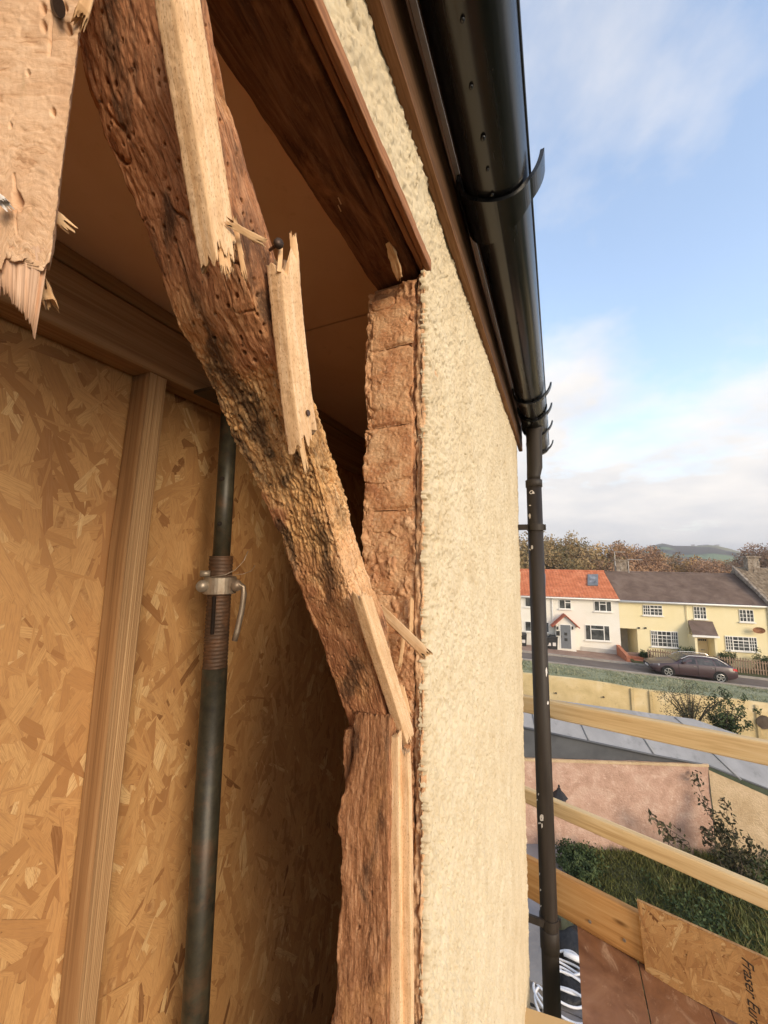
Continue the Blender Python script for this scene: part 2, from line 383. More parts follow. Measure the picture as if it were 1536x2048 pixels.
def mat_rot():
    """brace: reddish old skin, ochre eaten wood, black stains; 'eaten' comes from the worm damage built into the surface"""
    t = NT('worm_eaten_oak'); e = t.attr('eaten')['Fac']; pl = t.attr('pale')['Fac']
    g = t.noise(t.coord('UV', (40, 330, 1)), 1.0, 5, 0.62, 0.8); g2 = t.noise(t.coord('UV', (14, 34, 1)), 1.0, 5, 0.6, 0.8)
    skin = t.ramp(g, [(0.3, (0.19, 0.073, 0.032)), (0.5, (0.39, 0.175, 0.082)), (0.7, (0.56, 0.30, 0.16))])
    ochre = t.ramp(g, [(0.3, (0.36, 0.175, 0.065)), (0.5, (0.60, 0.345, 0.145)), (0.7, (0.72, 0.48, 0.25))])
    pale = t.ramp(g, [(0.3, (0.50, 0.26, 0.115)), (0.55, (0.70, 0.43, 0.23)), (0.75, (0.78, 0.54, 0.33))])
    c = t.mix(e, skin, ochre); c = t.mix(pl, c, pale)
    st = t.ramp(g2, [(0.53, 0.0), (0.64, 0.85)])
    c = t.mix(t.n('ShaderNodeMath', {0: st, 1: t.n('ShaderNodeMath', {0: 1.0, 1: pl}, operation='SUBTRACT').outputs[0]}, operation='MULTIPLY').outputs[0], c, (0.05, 0.026, 0.016))
    fl = t.noise(t.coord('UV', (300, 800, 1)), 1.0, 4, 0.7)
    c = t.mix(t.ramp(fl, [(0.56, 0.0), (0.70, 0.5)]), c, (0.56, 0.30, 0.14))
    c = t.mix(t.ramp(fl, [(0.30, 0.9), (0.45, 0.0)]), c, (0.045, 0.022, 0.012))
    c = t.mix(t.ramp(t.noise(t.coord('UV', (16, 300, 1)), 1.0, 5, 0.65, 0.4), [(0.30, 0.85), (0.42, 0.0)]), c, (0.05, 0.024, 0.012))
    nm = t.bump(t.noise(t.coord('UV', (130, 420, 1)), 1.0, 6, 0.7), 0.45, 0.0016, t.bump(fl, 0.6, 0.001))
    return t.done(c, 0.85, 0.2, nm)
M_ROT = mat_rot()
def mat_plate():
    t = NT('dark_stained_old_timber'); g = t.noise(t.coord('UV', (12, 110, 1)), 1.0, 6, 0.65, 1.0)
    c = t.ramp(g, [(0.32, (0.055, 0.023, 0.012)), (0.5, (0.14, 0.062, 0.031)), (0.68, (0.24, 0.115, 0.058))])
    p = t.noise(t.coord('UV', (10, 16, 1)), 1.0, 6, 0.7, 0.6)
    c = t.mix(t.ramp(p, [(0.55, 0.0), (0.70, 0.75)]), c, (0.32, 0.15, 0.07)); c = t.mix(t.ramp(p, [(0.28, 0.8), (0.42, 0.0)]), c, (0.025, 0.012, 0.008))
    fl = t.noise(t.coord('UV', (260, 420, 1)), 1.0, 4, 0.7); c = t.mix(t.ramp(fl, [(0.60, 0.0), (0.72, 0.6)]), c, (0.30, 0.15, 0.075))
    return t.done(c, 0.93, 0.12, t.bump(fl, 0.7, 0.0012, t.bump(g, 0.7, 0.002)))
M_PLATE = mat_plate()
M_STRIP = wood_mat('brown_edge_strip', (0.10, 0.042, 0.018), (0.24, 0.105, 0.048), (0.36, 0.17, 0.08), along=16, across=210, bump=0.4)
def mat_post():
    t = NT('rotten_red_brown_plank')
    g = t.noise(t.coord('UV', (26, 190, 1)), 1.0, 6, 0.65, 1.2); g2 = t.noise(t.coord('UV', (12, 30, 1)), 1.0, 5, 0.6, 0.8)
    c = t.ramp(g, [(0.32, (0.13, 0.052, 0.023)), (0.5, (0.33, 0.15, 0.068)), (0.68, (0.53, 0.29, 0.155))])
    c = t.mix(t.ramp(g2, [(0.53, 0.0), (0.66, 0.85)]), c, (0.07, 0.036, 0.021))
    c = t.mix(t.ramp(t.noise(t.coord('UV', (9, 22, 1)), 1.0, 5, 0.65, 0.6), [(0.56, 0.0), (0.68, 0.7)]), c, (0.47, 0.24, 0.10))
    fl = t.noise(t.coord('UV', (260, 620, 1)), 1.0, 4, 0.7)
    c = t.mix(t.ramp(fl, [(0.56, 0.0), (0.70, 0.75)]), c, (0.52, 0.31, 0.17)); c = t.mix(t.ramp(fl, [(0.30, 0.8), (0.43, 0.0)]), c, (0.05, 0.024, 0.013))
    return t.done(c, 0.88, 0.2, t.bump(fl, 0.8, 0.0014, t.bump(g, 0.8, 0.0022)))
M_POST = mat_post()
M_STUD = wood_mat('new_treated_softwood', (0.22, 0.115, 0.05), (0.345, 0.195, 0.088), (0.42, 0.255, 0.125), along=2.5, across=190, bump=0.35, knots=0.55, rough=0.7)
M_RIB = wood_mat('ribbed_softwood_edge', (0.18, 0.095, 0.04), (0.38, 0.23, 0.11), (0.54, 0.36, 0.19), along=1.2, across=330, bump=0.5, dist=0.001)
M_RAIL = wood_mat('yellow_guard_rail_timber', (0.50, 0.32, 0.14), (0.67, 0.48, 0.245), (0.74, 0.57, 0.33), along=3, across=70, bump=0.2, knots=0.5, rough=0.7)
M_TOE = wood_mat('orange_toe_board_timber', (0.34, 0.155, 0.045), (0.52, 0.27, 0.09), (0.60, 0.35, 0.14), along=3, across=60, bump=0.2, knots=0.4)
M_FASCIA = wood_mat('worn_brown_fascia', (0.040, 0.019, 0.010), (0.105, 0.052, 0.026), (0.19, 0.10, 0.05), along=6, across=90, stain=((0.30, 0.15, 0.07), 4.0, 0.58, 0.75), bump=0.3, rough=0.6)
def mat_osb():
    t = NT('osb_strands'); tone = t.attr('tone')['Fac']
    c = t.ramp(tone, [(0.0, (0.16, 0.066, 0.024)), (0.12, (0.31, 0.145, 0.052)), (0.5, (0.465, 0.25, 0.095)), (0.85, (0.545, 0.32, 0.13)), (1.0, (0.64, 0.43, 0.205))])
    g = t.noise(t.coord('UV', (22, 420, 1)), 1.0, 4, 0.6, 0.6)
    c = t.mix(t.ramp(g, [(0.34, 0.75), (0.52, 0.0)]), c, (0.36, 0.19, 0.08))
    c = t.mix(t.ramp(t.noise(t.coord('UV', (60, 1400, 1)), 1.0, 3, 0.6), [(0.36, 0.5), (0.5, 0.0)]), c, (0.30, 0.155, 0.06))
    c = t.mix(t.ramp(t.noise(t.coord('World'), 150, 3, 0.6), [(0.69, 0.0), (0.76, 0.75)]), c, (0.14, 0.06, 0.022))
    return t.done(c, 0.62, 0.3, t.bump(g, 0.25, 0.0006))
M_OSB = mat_osb()
M_OSBCORE = rough_mat('osb_core', [(0.3, (0.28, 0.13, 0.05)), (0.7, (0.55, 0.33, 0.14))], 60, bump=(200, 0.5, 0.002))
M_CEIL = rough_mat('bare_brown_ceiling_board', [(0.3, (0.62, 0.39, 0.245)), (0.7, (0.70, 0.47, 0.315))], 5, bump=(160, 0.15, 0.001), speck=(30, (0.52, 0.32, 0.20), 0.6, 0.85))
M_BOUNCEWALL = rough_mat('pale_bounce_plaster', [(0.3, (0.46, 0.31, 0.20)), (0.7, (0.58, 0.41, 0.28))], 5)  # room surfaces made pale to bounce fill light inside
def mat_plastic(name, c0, rough, dirt=0.3, streak=(1, 0.05, 1), spec=0.28):
    t = NT(name); v = t.coord('World', streak)
    f = t.noise(v, 30, 6, 0.65, 0.3)
    c = t.ramp(f, [(0.4, c0), (0.75, tuple(min(1, k * 1.8 + 0.005) for k in c0))])
    r = t.ramp(f, [(0.3, rough), (0.7, min(1, rough + dirt))])
    c = t.mix(t.ramp(t.noise(t.coord('World'), 160, 4, 0.7), [(0.70, 0.0), (0.76, 0.6)]), c, (0.25, 0.22, 0.18))
    return t.done(c, r, spec, t.bump(t.noise(v, 60, 4), 0.05, 0.001))
M_GUTTER = mat_plastic('black_gutter_plastic', (0.004, 0.0045, 0.0055), 0.14, 0.2, spec=0.6)
M_PIPE = mat_plastic('brown_black_cast_pipe', (0.022, 0.017, 0.013), 0.42, streak=(1, 1, 0.08))
M_GREY = rough_mat('painted_lit_edge', [(0.3, (0.70, 0.69, 0.68)), (0.7, (0.80, 0.79, 0.78))], 30)  # pale tone stands for light on the gutter's back edge
M_CHIP = rough_mat('white_paint_chip', [(0.3, (0.52, 0.48, 0.44)), (0.7, (0.72, 0.69, 0.65))], 120)
def mat_steel(name, a, b, rough, metal, rust):
    t = NT(name); v = t.coord('World')
    c = t.ramp(t.noise(v, 40, 6, 0.7), [(0.35, a), (0.7, b)])
    c = t.mix(t.ramp(t.noise(v, 18, 6, 0.7, 0.5), [(0.5, 0.0), (0.68, rust)]), c, (0.17, 0.075, 0.03))
    return t.done(c, rough, 0.5, t.bump(t.noise(v, 260, 4), 0.25, 0.0008), metal)
M_TUBE = mat_steel('painted_prop_tube', (0.022, 0.020, 0.013), (0.058, 0.052, 0.032), 0.46, 0.1, 0.35)
M_THREAD = mat_steel('rusty_prop_thread', (0.06, 0.034, 0.02), (0.12, 0.07, 0.042), 0.6, 0.3, 0.6)
M_GALV = mat_steel('galvanised_collar', (0.30, 0.25, 0.19), (0.44, 0.38, 0.30), 0.45, 0.6, 0.35)
M_NAIL = mat_steel('rusty_nail', (0.035, 0.025, 0.02), (0.09, 0.06, 0.045), 0.5, 0.6, 0.6)
def mat_deck():
    t = NT('brown_film_plywood'); v = t.coord('World')
    c = t.ramp(t.noise(v, 6, 6, 0.65, 0.8), [(0.3, (0.15, 0.062, 0.028)), (0.5, (0.24, 0.11, 0.052)), (0.7, (0.33, 0.17, 0.088))])
    dst = t.noise(t.coord('World', (1, 0.5, 1)), 14, 8, 0.75, 0.9)
    c = t.mix(t.ramp(dst, [(0.56, 0.0), (0.70, 0.8)]), c, (0.50, 0.33, 0.20))
    c = t.mix(t.ramp(t.noise(v, 90, 5, 0.7), [(0.66, 0.0), (0.74, 0.7)]), c, (0.6, 0.45, 0.3))
    return t.done(c, t.ramp(dst, [(0.4, 0.42), (0.62, 0.8)]), 0.4, t.bump(dst, 0.15, 0.002))
M_DECK = mat_deck()

# ================================================================== the near house: wall, room behind the opening, roof
XW, YJ = -0.16, 0.507
ZB, ZC = 0.437, 0.53
wall = empty('house_wall', (XW, 1.2, -5.8), 'cream roughcast house wall with its broken brick edge exposed beside the opening', 'wall')
def render_sheet(name, Y, Z, skirt=None, k=0, amp=0.0034, f=1.0):
    """roughcast on the plane x = XW; Y, Z are (nu, nv) arrays"""
    nu, nv = Y.shape; p = np.stack([Y.ravel(), Z.ravel(), np.zeros(Y.size)], 1)
    warp = 0.004 * np.stack([vnoise(p * 60, 3), vnoise(p * 60, 4), np.zeros(len(p))], 1)
    q = (p + warp) * np.array([1.0, 0.72, 1.0])
    w1, _ = worley(q * 130, 11); w2, _ = worley(q * 280 + 5.5, 21)
    h = amp * (1.35 * (0.55 - w1) + 0.8 * (0.5 - w2) + 0.45 * fbm(p * 170, 3, 31) + 0.9 * fbm(p * 45, 3, 41))
    pit, _ = worley(q * 115 + 2.2, 51, 0.40)
    h -= 0.0060 * sstep(0.36, 0.16, pit) * sstep(-.5, .3, fbm(p * 9, 3, 55))
    h += 0.004 * fbm(p * 5, 3, 61)
    if skirt is not None: h = h - 0.0085 * np.exp(-skirt.ravel() / 0.0012)
    V = np.stack([XW + h, p[:, 0], p[:, 1]], 1)
    F = grid_faces(nu, nv)
    return mesh_obj(name, V, F, M_RENDER, wall, True)
# broad sheet from the broken edge to the corner of the house, finer towards the opening
nu, nv = 540, 900
g = np.linspace(0, 1, nu)[:, None]; q = np.linspace(0, 1, nv)[None, :]
def ycorner(z): return 1.885 + 0.062 * z
def ragged(z): return 0.0022 * vnoise(np.stack([z.ravel() * 520, z.ravel() * 0, z.ravel() * 0], 1), 73).reshape(z.shape) + 0.0042 * np.tanh(5 * vnoise(np.stack([z.ravel() * 37, z.ravel() * 0 + .5, z.ravel() * 0], 1), 74)).reshape(z.shape) * np.abs(vnoise(np.stack([z.ravel() * 24, z.ravel() * 0 + .2, z.ravel() * 0], 1), 75)).reshape(z.shape) + 0.003 * fbm(np.stack([z.ravel() * 45, z.ravel() * 0, z.ravel() * 0], 1), 4, 71).reshape(z.shape) + 0.003 * vnoise(np.stack([z.ravel() * 160, z.ravel() * 0, z.ravel() * 0], 1), 72).reshape(z.shape)
y_lin = 0.5 * (1.9 / 0.5) ** g
zbot = -1.10 * y_lin - 0.12
Z = zbot + q * (0.60 - zbot)
y0 = YJ - 0.005; y1 = ycorner(Z)
Y = y0 + (y1 - y0) * ((y_lin - 0.5) / 1.4)
Y = Y + ragged(Z) * np.exp(-(Y - y0) / 0.012) + ragged(Z + 7) * np.exp(-(y1 - Y) / 0.02)
render_main = render_sheet('render_coat', Y, Z, skirt=(y1 - y0) * ((y_lin - 0.5) / 1.4) + 0 * Z)
# strip of the same coat over the head beam
nu2, nv2 = 420, 100
g2 = np.linspace(0, 1, nu2)[:, None]; q2 = np.linspace(0, 1, nv2)[None, :]
Y2 = -0.60 + g2 * (YJ - 0.004 + 0.60) + 0 * q2; Z2 = 0.452 + q2 * (0.60 - 0.452) + 0 * g2
render_sheet('render_coat', Y2, Z2 + ragged(Y2 * 1.3 + 3) * np.exp(-(Z2 - 0.452) / 0.012), skirt=Z2 - 0.452)
# rest of the wall (below the fine sheet and round the corner); unseen stretch behind the viewer added to block light
b = MB(); b.box(XW - 0.010, XW - 0.0065, 0.51, 1.80, -5.8, -0.60); b.box(-0.30, XW - 0.012, 0.62, 1.78, -5.8, 0.60)
b.box(-0.30, XW - 0.011, 1.78, 1.80, -5.8, 0.60)
b.box(-0.30, XW - 0.010, -0.62, 0.62, 0.57, 0.60); b.box(-0.30, XW, -5.0, -0.62, -5.8, 0.60); b.box(-0.30, XW - 0.012, -0.62, 0.62, -5.8, -1.70)
b.obj('wall_core', M_RENDER_FAR, wall)
def corner_end():
    n, m = 8, 160; zz = np.linspace(-2.4, 0.6, m); V = []
    for i in range(n):
        for z in zz: V.append((XW - 0.02 * i, ycorner(z) + 0.0015, z))
    V = np.array(V); V[:, 1] += 0.004 * fbm(V * 60, 3, 5); V[:, 0] += 0.002 * fbm(V * 60, 3, 6)
    mesh_obj('corner_face', V, grid_faces(n, m), M_RENDER, wall, True)
corner_end()

# exposed edge of the wall: bricks on edge, mortar and the torn render
def zj(y, Y=YJ): return onY(795, y, Y)[2]
core = MB(); core.box(-0.252, -0.180, YJ + 0.003, 0.619, -1.699, 0.430); core.obj('mortar', M_MORTAR, wall)
cuts = [588, 694, 852, 1020, 1190, 1330, 1480, 1640, 1810, 2000, 2200, 2430]
for i in range(len(cuts) - 1):
    zt, zb_ = zj(cuts[i]) - 0.0004, zj(cuts[i + 1]) + 0.0004
    x0 = -0.259 + random.uniform(-0.004, 0.009); x1 = -0.1815 + random.uniform(-0.002, 0.0)
    yf = YJ - 0.004 + random.uniform(-0.003, 0.004)
    st = [[(x0, yf, z), (x1, yf + random.uniform(-0.002, 0.003), z), (x1, yf + 0.07, z), (x0, yf + 0.07, z)] for z in (zb_, zt)]
    sd = 100 + 13 * i
    def dsp(V, U, T, a, b_, v, sd=sd):
        p = V * 1.0
        crack = np.abs(fbm(p * np.array([9, 9, 13]), 2, sd + 7))
        return 0.0030 * fbm(p * 34, 4, sd) + 0.0012 * fbm(p * 340, 3, sd + 3) - 0.004 * sstep(0.016, 0.0, crack) - 0.0030 * (sstep(0.05, 0, v + .02 * fbm(p * 80, 2, sd + 9)) + sstep(0.95, 1, v + .02 * fbm(p * 80, 2, sd + 9))) + 0.006 * fbm(p * 60, 4, sd + 5) * (a < 0.10)
    o = rough_beam('brick', st, 60, 24, 90, M_BRICK, wall, disp=dsp, rnd=0.03, seed=i)
def edge_disp(amp, f, k):
    return lambda V, U, T, a, b_, v: amp * fbm(V * f, 4, k) + amp * 0.5 * fbm(V * np.array([300, 300, 160]), 3, k + 5) + amp * 1.6 * (0.45 - worley(V * np.array([150, 150, 48]) + 0.4 * fbm(V * 40, 2, k + 12)[:, None], k + 9)[0]) + amp * 0.8 * fbm(V * 22, 3, k + 15)
zz = np.linspace(-1.69, 0.432, 40)
st = [[(-0.1800 + 0.001 * math.sin(z * 31), YJ - 0.002 + 0.003 * math.sin(z * 17), z), (-0.1676, YJ - 0.004, z), (-0.1676, 0.60, z), (-0.1795, 0.60, z)] for z in zz]
rough_beam('plaster_backing', st, 10, 6, 900, M_EDGE, wall, disp=edge_disp(0.0030, 75, 210), seed=3)
st = [[(-0.1692, YJ - 0.006 + 0.004 * math.sin(z * 23 + 1.0) * math.sin(z * 57), z), (-0.1652, YJ - 0.005 + 0.003 * math.sin(z * 41), z), (-0.1652, 0.60, z), (-0.1676, 0.60, z)] for z in np.linspace(-1.69, 0.445, 60)]
rough_beam('torn_render_edge', st, 14, 6, 1100, M_EDGE, wall, disp=edge_disp(0.0028, 85, 220), seed=4)
# old mortar smeared unevenly over brick faces and joints
n1, n2 = 84, 900
xs_, zs_ = np.meshgrid(np.linspace(-0.2615, -0.1795, n1), np.linspace(-0.95, 0.425, n2), indexing='ij')
q_ = np.stack([xs_.ravel(), zs_.ravel() * 0 + 3.1, zs_.ravel()], 1)
cover = fbm(q_ * np.array([26, 26, 20]), 4, 230) + 0.35 * fbm(q_ * 120, 3, 231)
V = np.stack([q_[:, 0] + 0.002 * vnoise(q_ * 90, 235), YJ + 0.0005 - 0.012 * cover - 0.0016 * fbm(q_ * 330, 3, 236), q_[:, 2]], 1)
V[:, 1] = np.maximum(V[:, 1], YJ - 0.0115)
mesh_obj('mortar_smear', V, grid_faces(n1, n2), M_SMEAR, wall, True)
# loose crumbs of mortar on the inner arris
for i, (px, py, s) in enumerate([(737, 690, 0.010), (733, 712, 0.009), (735, 880, 0.012), (742, 660, 0.008), (738, 905, 0.010), (845, 560, 0.010), (836, 600, 0.009), (812, 1215, 0.009), (818, 1185, 0.008), (806, 1380, 0.010), (829, 1440, 0.009), (812, 1545, 0.011)]):
    c = onY(px, py, YJ + 0.004); 
    st = [[c + np.array([-s * k * .6, 0, h]), c + np.array([s * k * .6, 0, h]), c + np.array([s * k * .6, 0.02, h]), c + np.array([-s * k * .6, 0.02, h])] for h, k in ((-s * 1.1, .35), (-s * .4, 1), (s * .4, .9), (s * 1.2, .4))]
    rough_beam('mortar_crumb', st, 8, 6, 14, M_EDGE if i > 6 else M_BRICK, wall, disp=edge_disp(0.003, 150, 300 + i), seed=i, rnd=0.3)

# head beam over the opening, with its edge strips
hb = empty('head_beam', (-0.214, -0.25, ZB), 'dark brown timber head beam above the opening, running up to the brick edge', 'beam')
def beam_disp(V, U, T, a, b_, v):
    edge = np.exp(-((a * (1 - a)) / 0.02)) * (b_ > 0.9)
    return 0.0024 * fbm(V * np.array([60, 12, 60]), 4, 401) + 0.0008 * fbm(V * np.array([200, 60, 200]), 3, 402) - 0.004 * edge * np.clip(fbm(V * np.array([0, 60, 0]), 3, 403), 0, 1)
st = [[(-0.176, y, ZB + 0.11), (-0.256, y, ZB + 0.11), (-0.256 , y, ZB), (-0.176, y, ZB)] for y in np.linspace(-0.5, 0.545, 6)]
rough_beam('timber', st, 60, 20, 420, M_PLATE, hb, disp=beam_disp, seed=11)
for j, (xa, xb, zt, zo) in enumerate([(-0.1745, -0.1665, 0.060, 0.0005), (-0.1655, -0.1575, 0.018, -0.001)]):
    st = [[(xb, y, ZB + zt), (xa, y, ZB + zt), (xa, y, ZB + zo + 0.0012 * math.sin(y * 30 + j)), (xb, y, ZB + zo)] for y in np.linspace(-0.5, YJ + 0.004, 14)]
    rough_beam('edge_strip', st, 10, 14, 420, M_STRIP, hb, disp=lambda V, U, T, a, b_, v, j=j: 0.0011 * fbm(V * np.array([200, 40, 200]), 4, 410 + j) , seed=12 + j)
c0 = onZ(782, 500, ZB - 0.001)
st = [[c0 + np.array([-.006 * k, dy, -d]), c0 + np.array([.006 * k, dy, -d]), c0 + np.array([.006 * k, dy + .004, -d + .006]), c0 + np.array([-.006 * k, dy + .004, -d + .006])] for dy, d, k in ((-0.012, -0.002, .5), (0.004, .006, 1.0), (0.020, .016, 1.0), (0.030, .022, .6))]
rough_beam('split_splinter', st, 16, 8, 30, M_LATH, hb, spike=(0, 0.006), disp=edge_disp(0.001, 200, 7), seed=15)
for i, (px, py) in enumerate([(676, 395), (676, 410), (752, 340)]):
    c = onZ(px, py, ZB - 0.001); m = MB(); m.bar(c, c + np.array([0.001, 0.006, -0.004]), 0.0012, 0.0008); m.obj('splinter', M_LATH, hb)

# ------------------------------------------------------------------ room behind the opening
ceil = mesh_obj('ceiling', *(lambda b: (b.V, b.F))(MB().box(-1.0, -0.30, -1.6, 2.4, ZC + 0.030, ZC + 0.06)), M_BOUNCEWALL); tag(ceil, kind='structure')
for ya, yb in ((-1.6, 0.683), (0.688, 2.4)):
    m = MB(); m.box(-0.99, -0.262, ya, yb, ZC, ZC + 0.012); m.obj('ceiling_board', M_CEIL, ceil)
m = MB(); m.box(-1.0, -0.299, 1.72, 1.77, -2.4, ZC); rb = m.obj('room_wall', M_BOUNCEWALL); tag(rb, kind='structure')
m = MB(); m.box(-1.0, -0.299, -0.98, -0.92, -2.4, ZC); rb = m.obj('room_wall', M_BOUNCEWALL); tag(rb, kind='structure')
m = MB(); m.box(-1.0, -0.31, -1.6, 2.3, -2.45, -2.40); rf = m.obj('room_floor', M_BOUNCEWALL); tag(rf, kind='structure')
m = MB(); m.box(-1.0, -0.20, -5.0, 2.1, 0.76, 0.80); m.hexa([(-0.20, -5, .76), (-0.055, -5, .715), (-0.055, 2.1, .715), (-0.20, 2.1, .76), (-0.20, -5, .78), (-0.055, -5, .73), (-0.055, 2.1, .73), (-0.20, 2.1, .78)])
rs = m.obj('roof', rough_mat('sky_blocking_slab', [(0.3, (0.05, 0.045, 0.04)), (0.7, (0.09, 0.08, 0.07))], 9)); tag(rs, 'unseen roof slab over the near house eaves, added to block sky light', 'roof')  # slab out of view, added to keep sky light out from above

def osb_board(name, O, eu, ev, W, H, th, n, seed, label=None, size=1.0, main=(90, 34)):
    """strand board: a core slab with a skin of overlapping wood strands"""
    r = np.random.default_rng(seed); O, eu, ev = (np.asarray(k, float) for k in (O, eu, ev)); nn = np.cross(eu, ev)
    root = empty(name, O + eu * W / 2, label, 'board')
    m = MB(); m.hexa([O - nn * th, O + eu * W - nn * th, O + eu * W, O, O + ev * H - nn * th, O + eu * W + ev * H - nn * th, O + eu * W + ev * H, O + ev * H])
    m.obj('core', M_OSBCORE, root)
    ln = r.uniform(0.035, 0.125, n) * size; wd = r.uniform(0.005, 0.030, n) * size * (0.6 + 0.4 * r.random(n))
    an = np.radians(r.normal(main[0], main[1], n)); cu, cv = r.random(n) * W, r.random(n) * H
    # outline of one strand: eight points, ragged ends
    lx = np.stack([-.5 + .06 * r.random(n), -.5 + .10 * r.random(n), .5 - .10 * r.random(n), .5 - .06 * r.random(n), .5 + .10 * r.random(n), .5 - .12 * r.random(n), -.5 + .12 * r.random(n), -.5 - .10 * r.random(n)], 1)
    ly = np.stack([-.15 * np.ones(n), -.5 * np.ones(n), -.5 + .12 * r.random(n), -.1 * np.ones(n), .15 + .2 * r.random(n), .5 - .15 * r.random(n), .5 * np.ones(n), .1 + .2 * r.random(n)], 1)
    lx *= ln[:, None]; ly *= wd[:, None]
    u = cu[:, None] + lx * np.cos(an)[:, None] - ly * np.sin(an)[:, None]; w = cv[:, None] + lx * np.sin(an)[:, None] + ly * np.cos(an)[:, None]
    u = np.clip(u, 0.0005, W - 0.0005); w = np.clip(w, 0.0005, H - 0.0005)
    hgt = (0.0003 + 0.0011 * r.random(n))[:, None] + (lx * r.normal(0, 0.006, n)[:, None] + ly * r.normal(0, 0.03, n)[:, None])
    hgt = np.maximum(hgt, 0.0001)
    V = O + u[..., None] * eu + w[..., None] * ev + hgt[..., None] * nn
    tone = np.clip(r.normal(0.60, 0.21, n), 0, 1); tone[r.random(n) < 0.03] *= 0.25
    uv = np.stack([lx + r.random(n)[:, None] * 9, ly + r.random(n)[:, None] * 9], -1).reshape(-1, 2)
    F = np.arange(n * 8).reshape(n, 8)
    o = mesh_obj('strands', V.reshape(-1, 3), F, M_OSB, root, uv=uv, attrs={'tone': np.repeat(tone, 8)}); tag(o, kind='stuff')
    return root
XO = -0.814
osb_board('osb_partition', (XO, -0.90, -2.39), (0, 1, 0), (0, 0, 1), 2.60, ZC + 2.385, 0.011, 11000, 5, 'orange strand board partition behind the studs inside the opening', size=1.5)

def timber(name, st, label, mat, cat='timber', na=18, nb=14, nv=60, amp=0.0005, group=None, seed=0, rnd=0.12):
    o = rough_beam(name, st, na, nb, nv, mat, None, disp=lambda V, U, T, a, b_, v: amp * fbm(V * 40, 3, 500 + seed) , seed=seed, rnd=rnd, attrfn=None)
    return tag(o, label, cat, group)
XS = -0.752
sl, sr = [(300, 735), (252, 1100), (153, 2048)], [(335, 745), (295, 1100), (191, 2048)]
st = []
for (a, b_) in zip(sl, sr):
    p, q_ = onX(*a, XS), onX(*b_, XS)
    st.append([p, q_, q_ + np.array([-0.060, 0, 0]), p + np.array([-0.060, 0, 0])])
st[0] = [np.array([c[0], c[1], 0.3795]) for c in st[0]]
d = [(st[2][k] - st[1][k]) for k in range(4)]; st.append([st[2][k] + d[k] * 1.2 for k in range(4)])
stud = timber('partition_stud', st, 'new softwood stud nailed upright against the strand board', M_STUD, 'stud', nv=120, seed=21)
# ribbed planed grain on the front of the stud
rp = []
for (a, b_) in zip(sl, sr):
    p, q_ = onX(*a, XS + 0.0006), onX(*b_, XS + 0.0006); rp.append((p, q_))
V = []; nrib = 50
rows = [rp[0], rp[1], rp[2], (rp[2][0] + (rp[2][0] - rp[1][0]) * 1.1, rp[2][1] + (rp[2][1] - rp[1][1]) * 1.1)]
rows[0] = tuple(np.array([c[0], c[1], 0.379]) for c in rows[0])
for (p, q_) in rows:
    for k in range(nrib):
        f = 0.02 + 0.96 * k / (nrib - 1); V.append(p + (q_ - p) * f + np.array([0.0005 + 0.0007 * abs(math.sin(f * 31 + 1.2 * math.sin(f * 9))), 0, 0]))
V = np.array(V).reshape(len(rows), nrib, 3); F = grid_faces(len(rows), nrib)
uvr = np.stack([np.repeat(np.array([0, .4, 1.0, 1.6]), nrib), np.tile(np.linspace(0, 0.038, nrib), len(rows))], 1)
mesh_obj('ribbed_face', V.reshape(-1, 3), F, M_RIB, stud, uv=uvr)
st = [[(XS + 0.006, y, 0.496), (XS + 0.006, y, 0.380), (XS - 0.058, y, 0.380), (XS - 0.058, y, 0.496)] for y in np.linspace(-0.3, 1.5, 6)]
timber('header_timber', st, 'lower of the two header timbers lying on top of the stud', M_STUD, 'timber', na=30, nb=16, nv=200, seed=22, rnd=0.05)
st = [[(XS + 0.004, y, 0.5295), (XS + 0.004, y, 0.4985), (XS - 0.058, y, 0.4985), (XS - 0.058, y, 0.5295)] for y in np.linspace(-0.3, 1.5, 6)]
timber('header_timber', st, 'upper of the two header timbers, tight under the ceiling board', M_STUD, 'timber', na=16, nb=16, nv=200, seed=23, rnd=0.05)

# steel prop
PXP = -0.685
pt, pm, pb = onX(456, 880, PXP), onX(441, 1180, PXP), onX(390, 2040, PXP)
ax = (pt - pb) / np.linalg.norm(pt - pb)
def on_prop(y):
    c = onX(441, y, PXP); return pb + ax * ((c[2] - pb[2]) / ax[2])
prop = empty('steel_prop', pb + ax * (-1.2), 'adjustable steel prop with rusty screw collar standing before the strand board', 'prop')
m = MB(); top = pb + ax * ((0.372 - pb[2]) / ax[2]); m.tube([on_prop(1150), on_prop(1000), top], 0.0185, 28); inner = m.obj('inner_tube', M_TUBE, prop, True)
m = MB(); m.box(top[0] - 0.055, top[0] + 0.055, top[1] - 0.055, top[1] + 0.055, 0.3705, 0.3785); m.obj('head_plate', M_TUBE, prop)
m = MB(); m.tube([pb - ax * 1.2, pb, on_prop(1330)], 0.0255, 32); m.obj('outer_tube', M_TUBE, prop, True)
m = MB(); za, zc_ = on_prop(1330), on_prop(1112); n = 30 * 4; pts, rad = [], []
for k in range(n + 1):
    pts.append(za + (zc_ - za) * k / n); rad.append(0.0240 + 0.0014 * (0.5 + 0.5 * math.cos(2 * math.pi * k / 4)))
m.tube(pts, rad, 32); m.obj('thread', M_THREAD, prop, True)
side = np.cross(ax, np.array([-PXP, -pb[1], 0])); side /= np.linalg.norm(side)          # across the sight line
fro = np.cross(side, ax); fro = fro if fro @ -pb > 0 else -fro; side = side if side @ ROT[:, 0] > 0 else -side
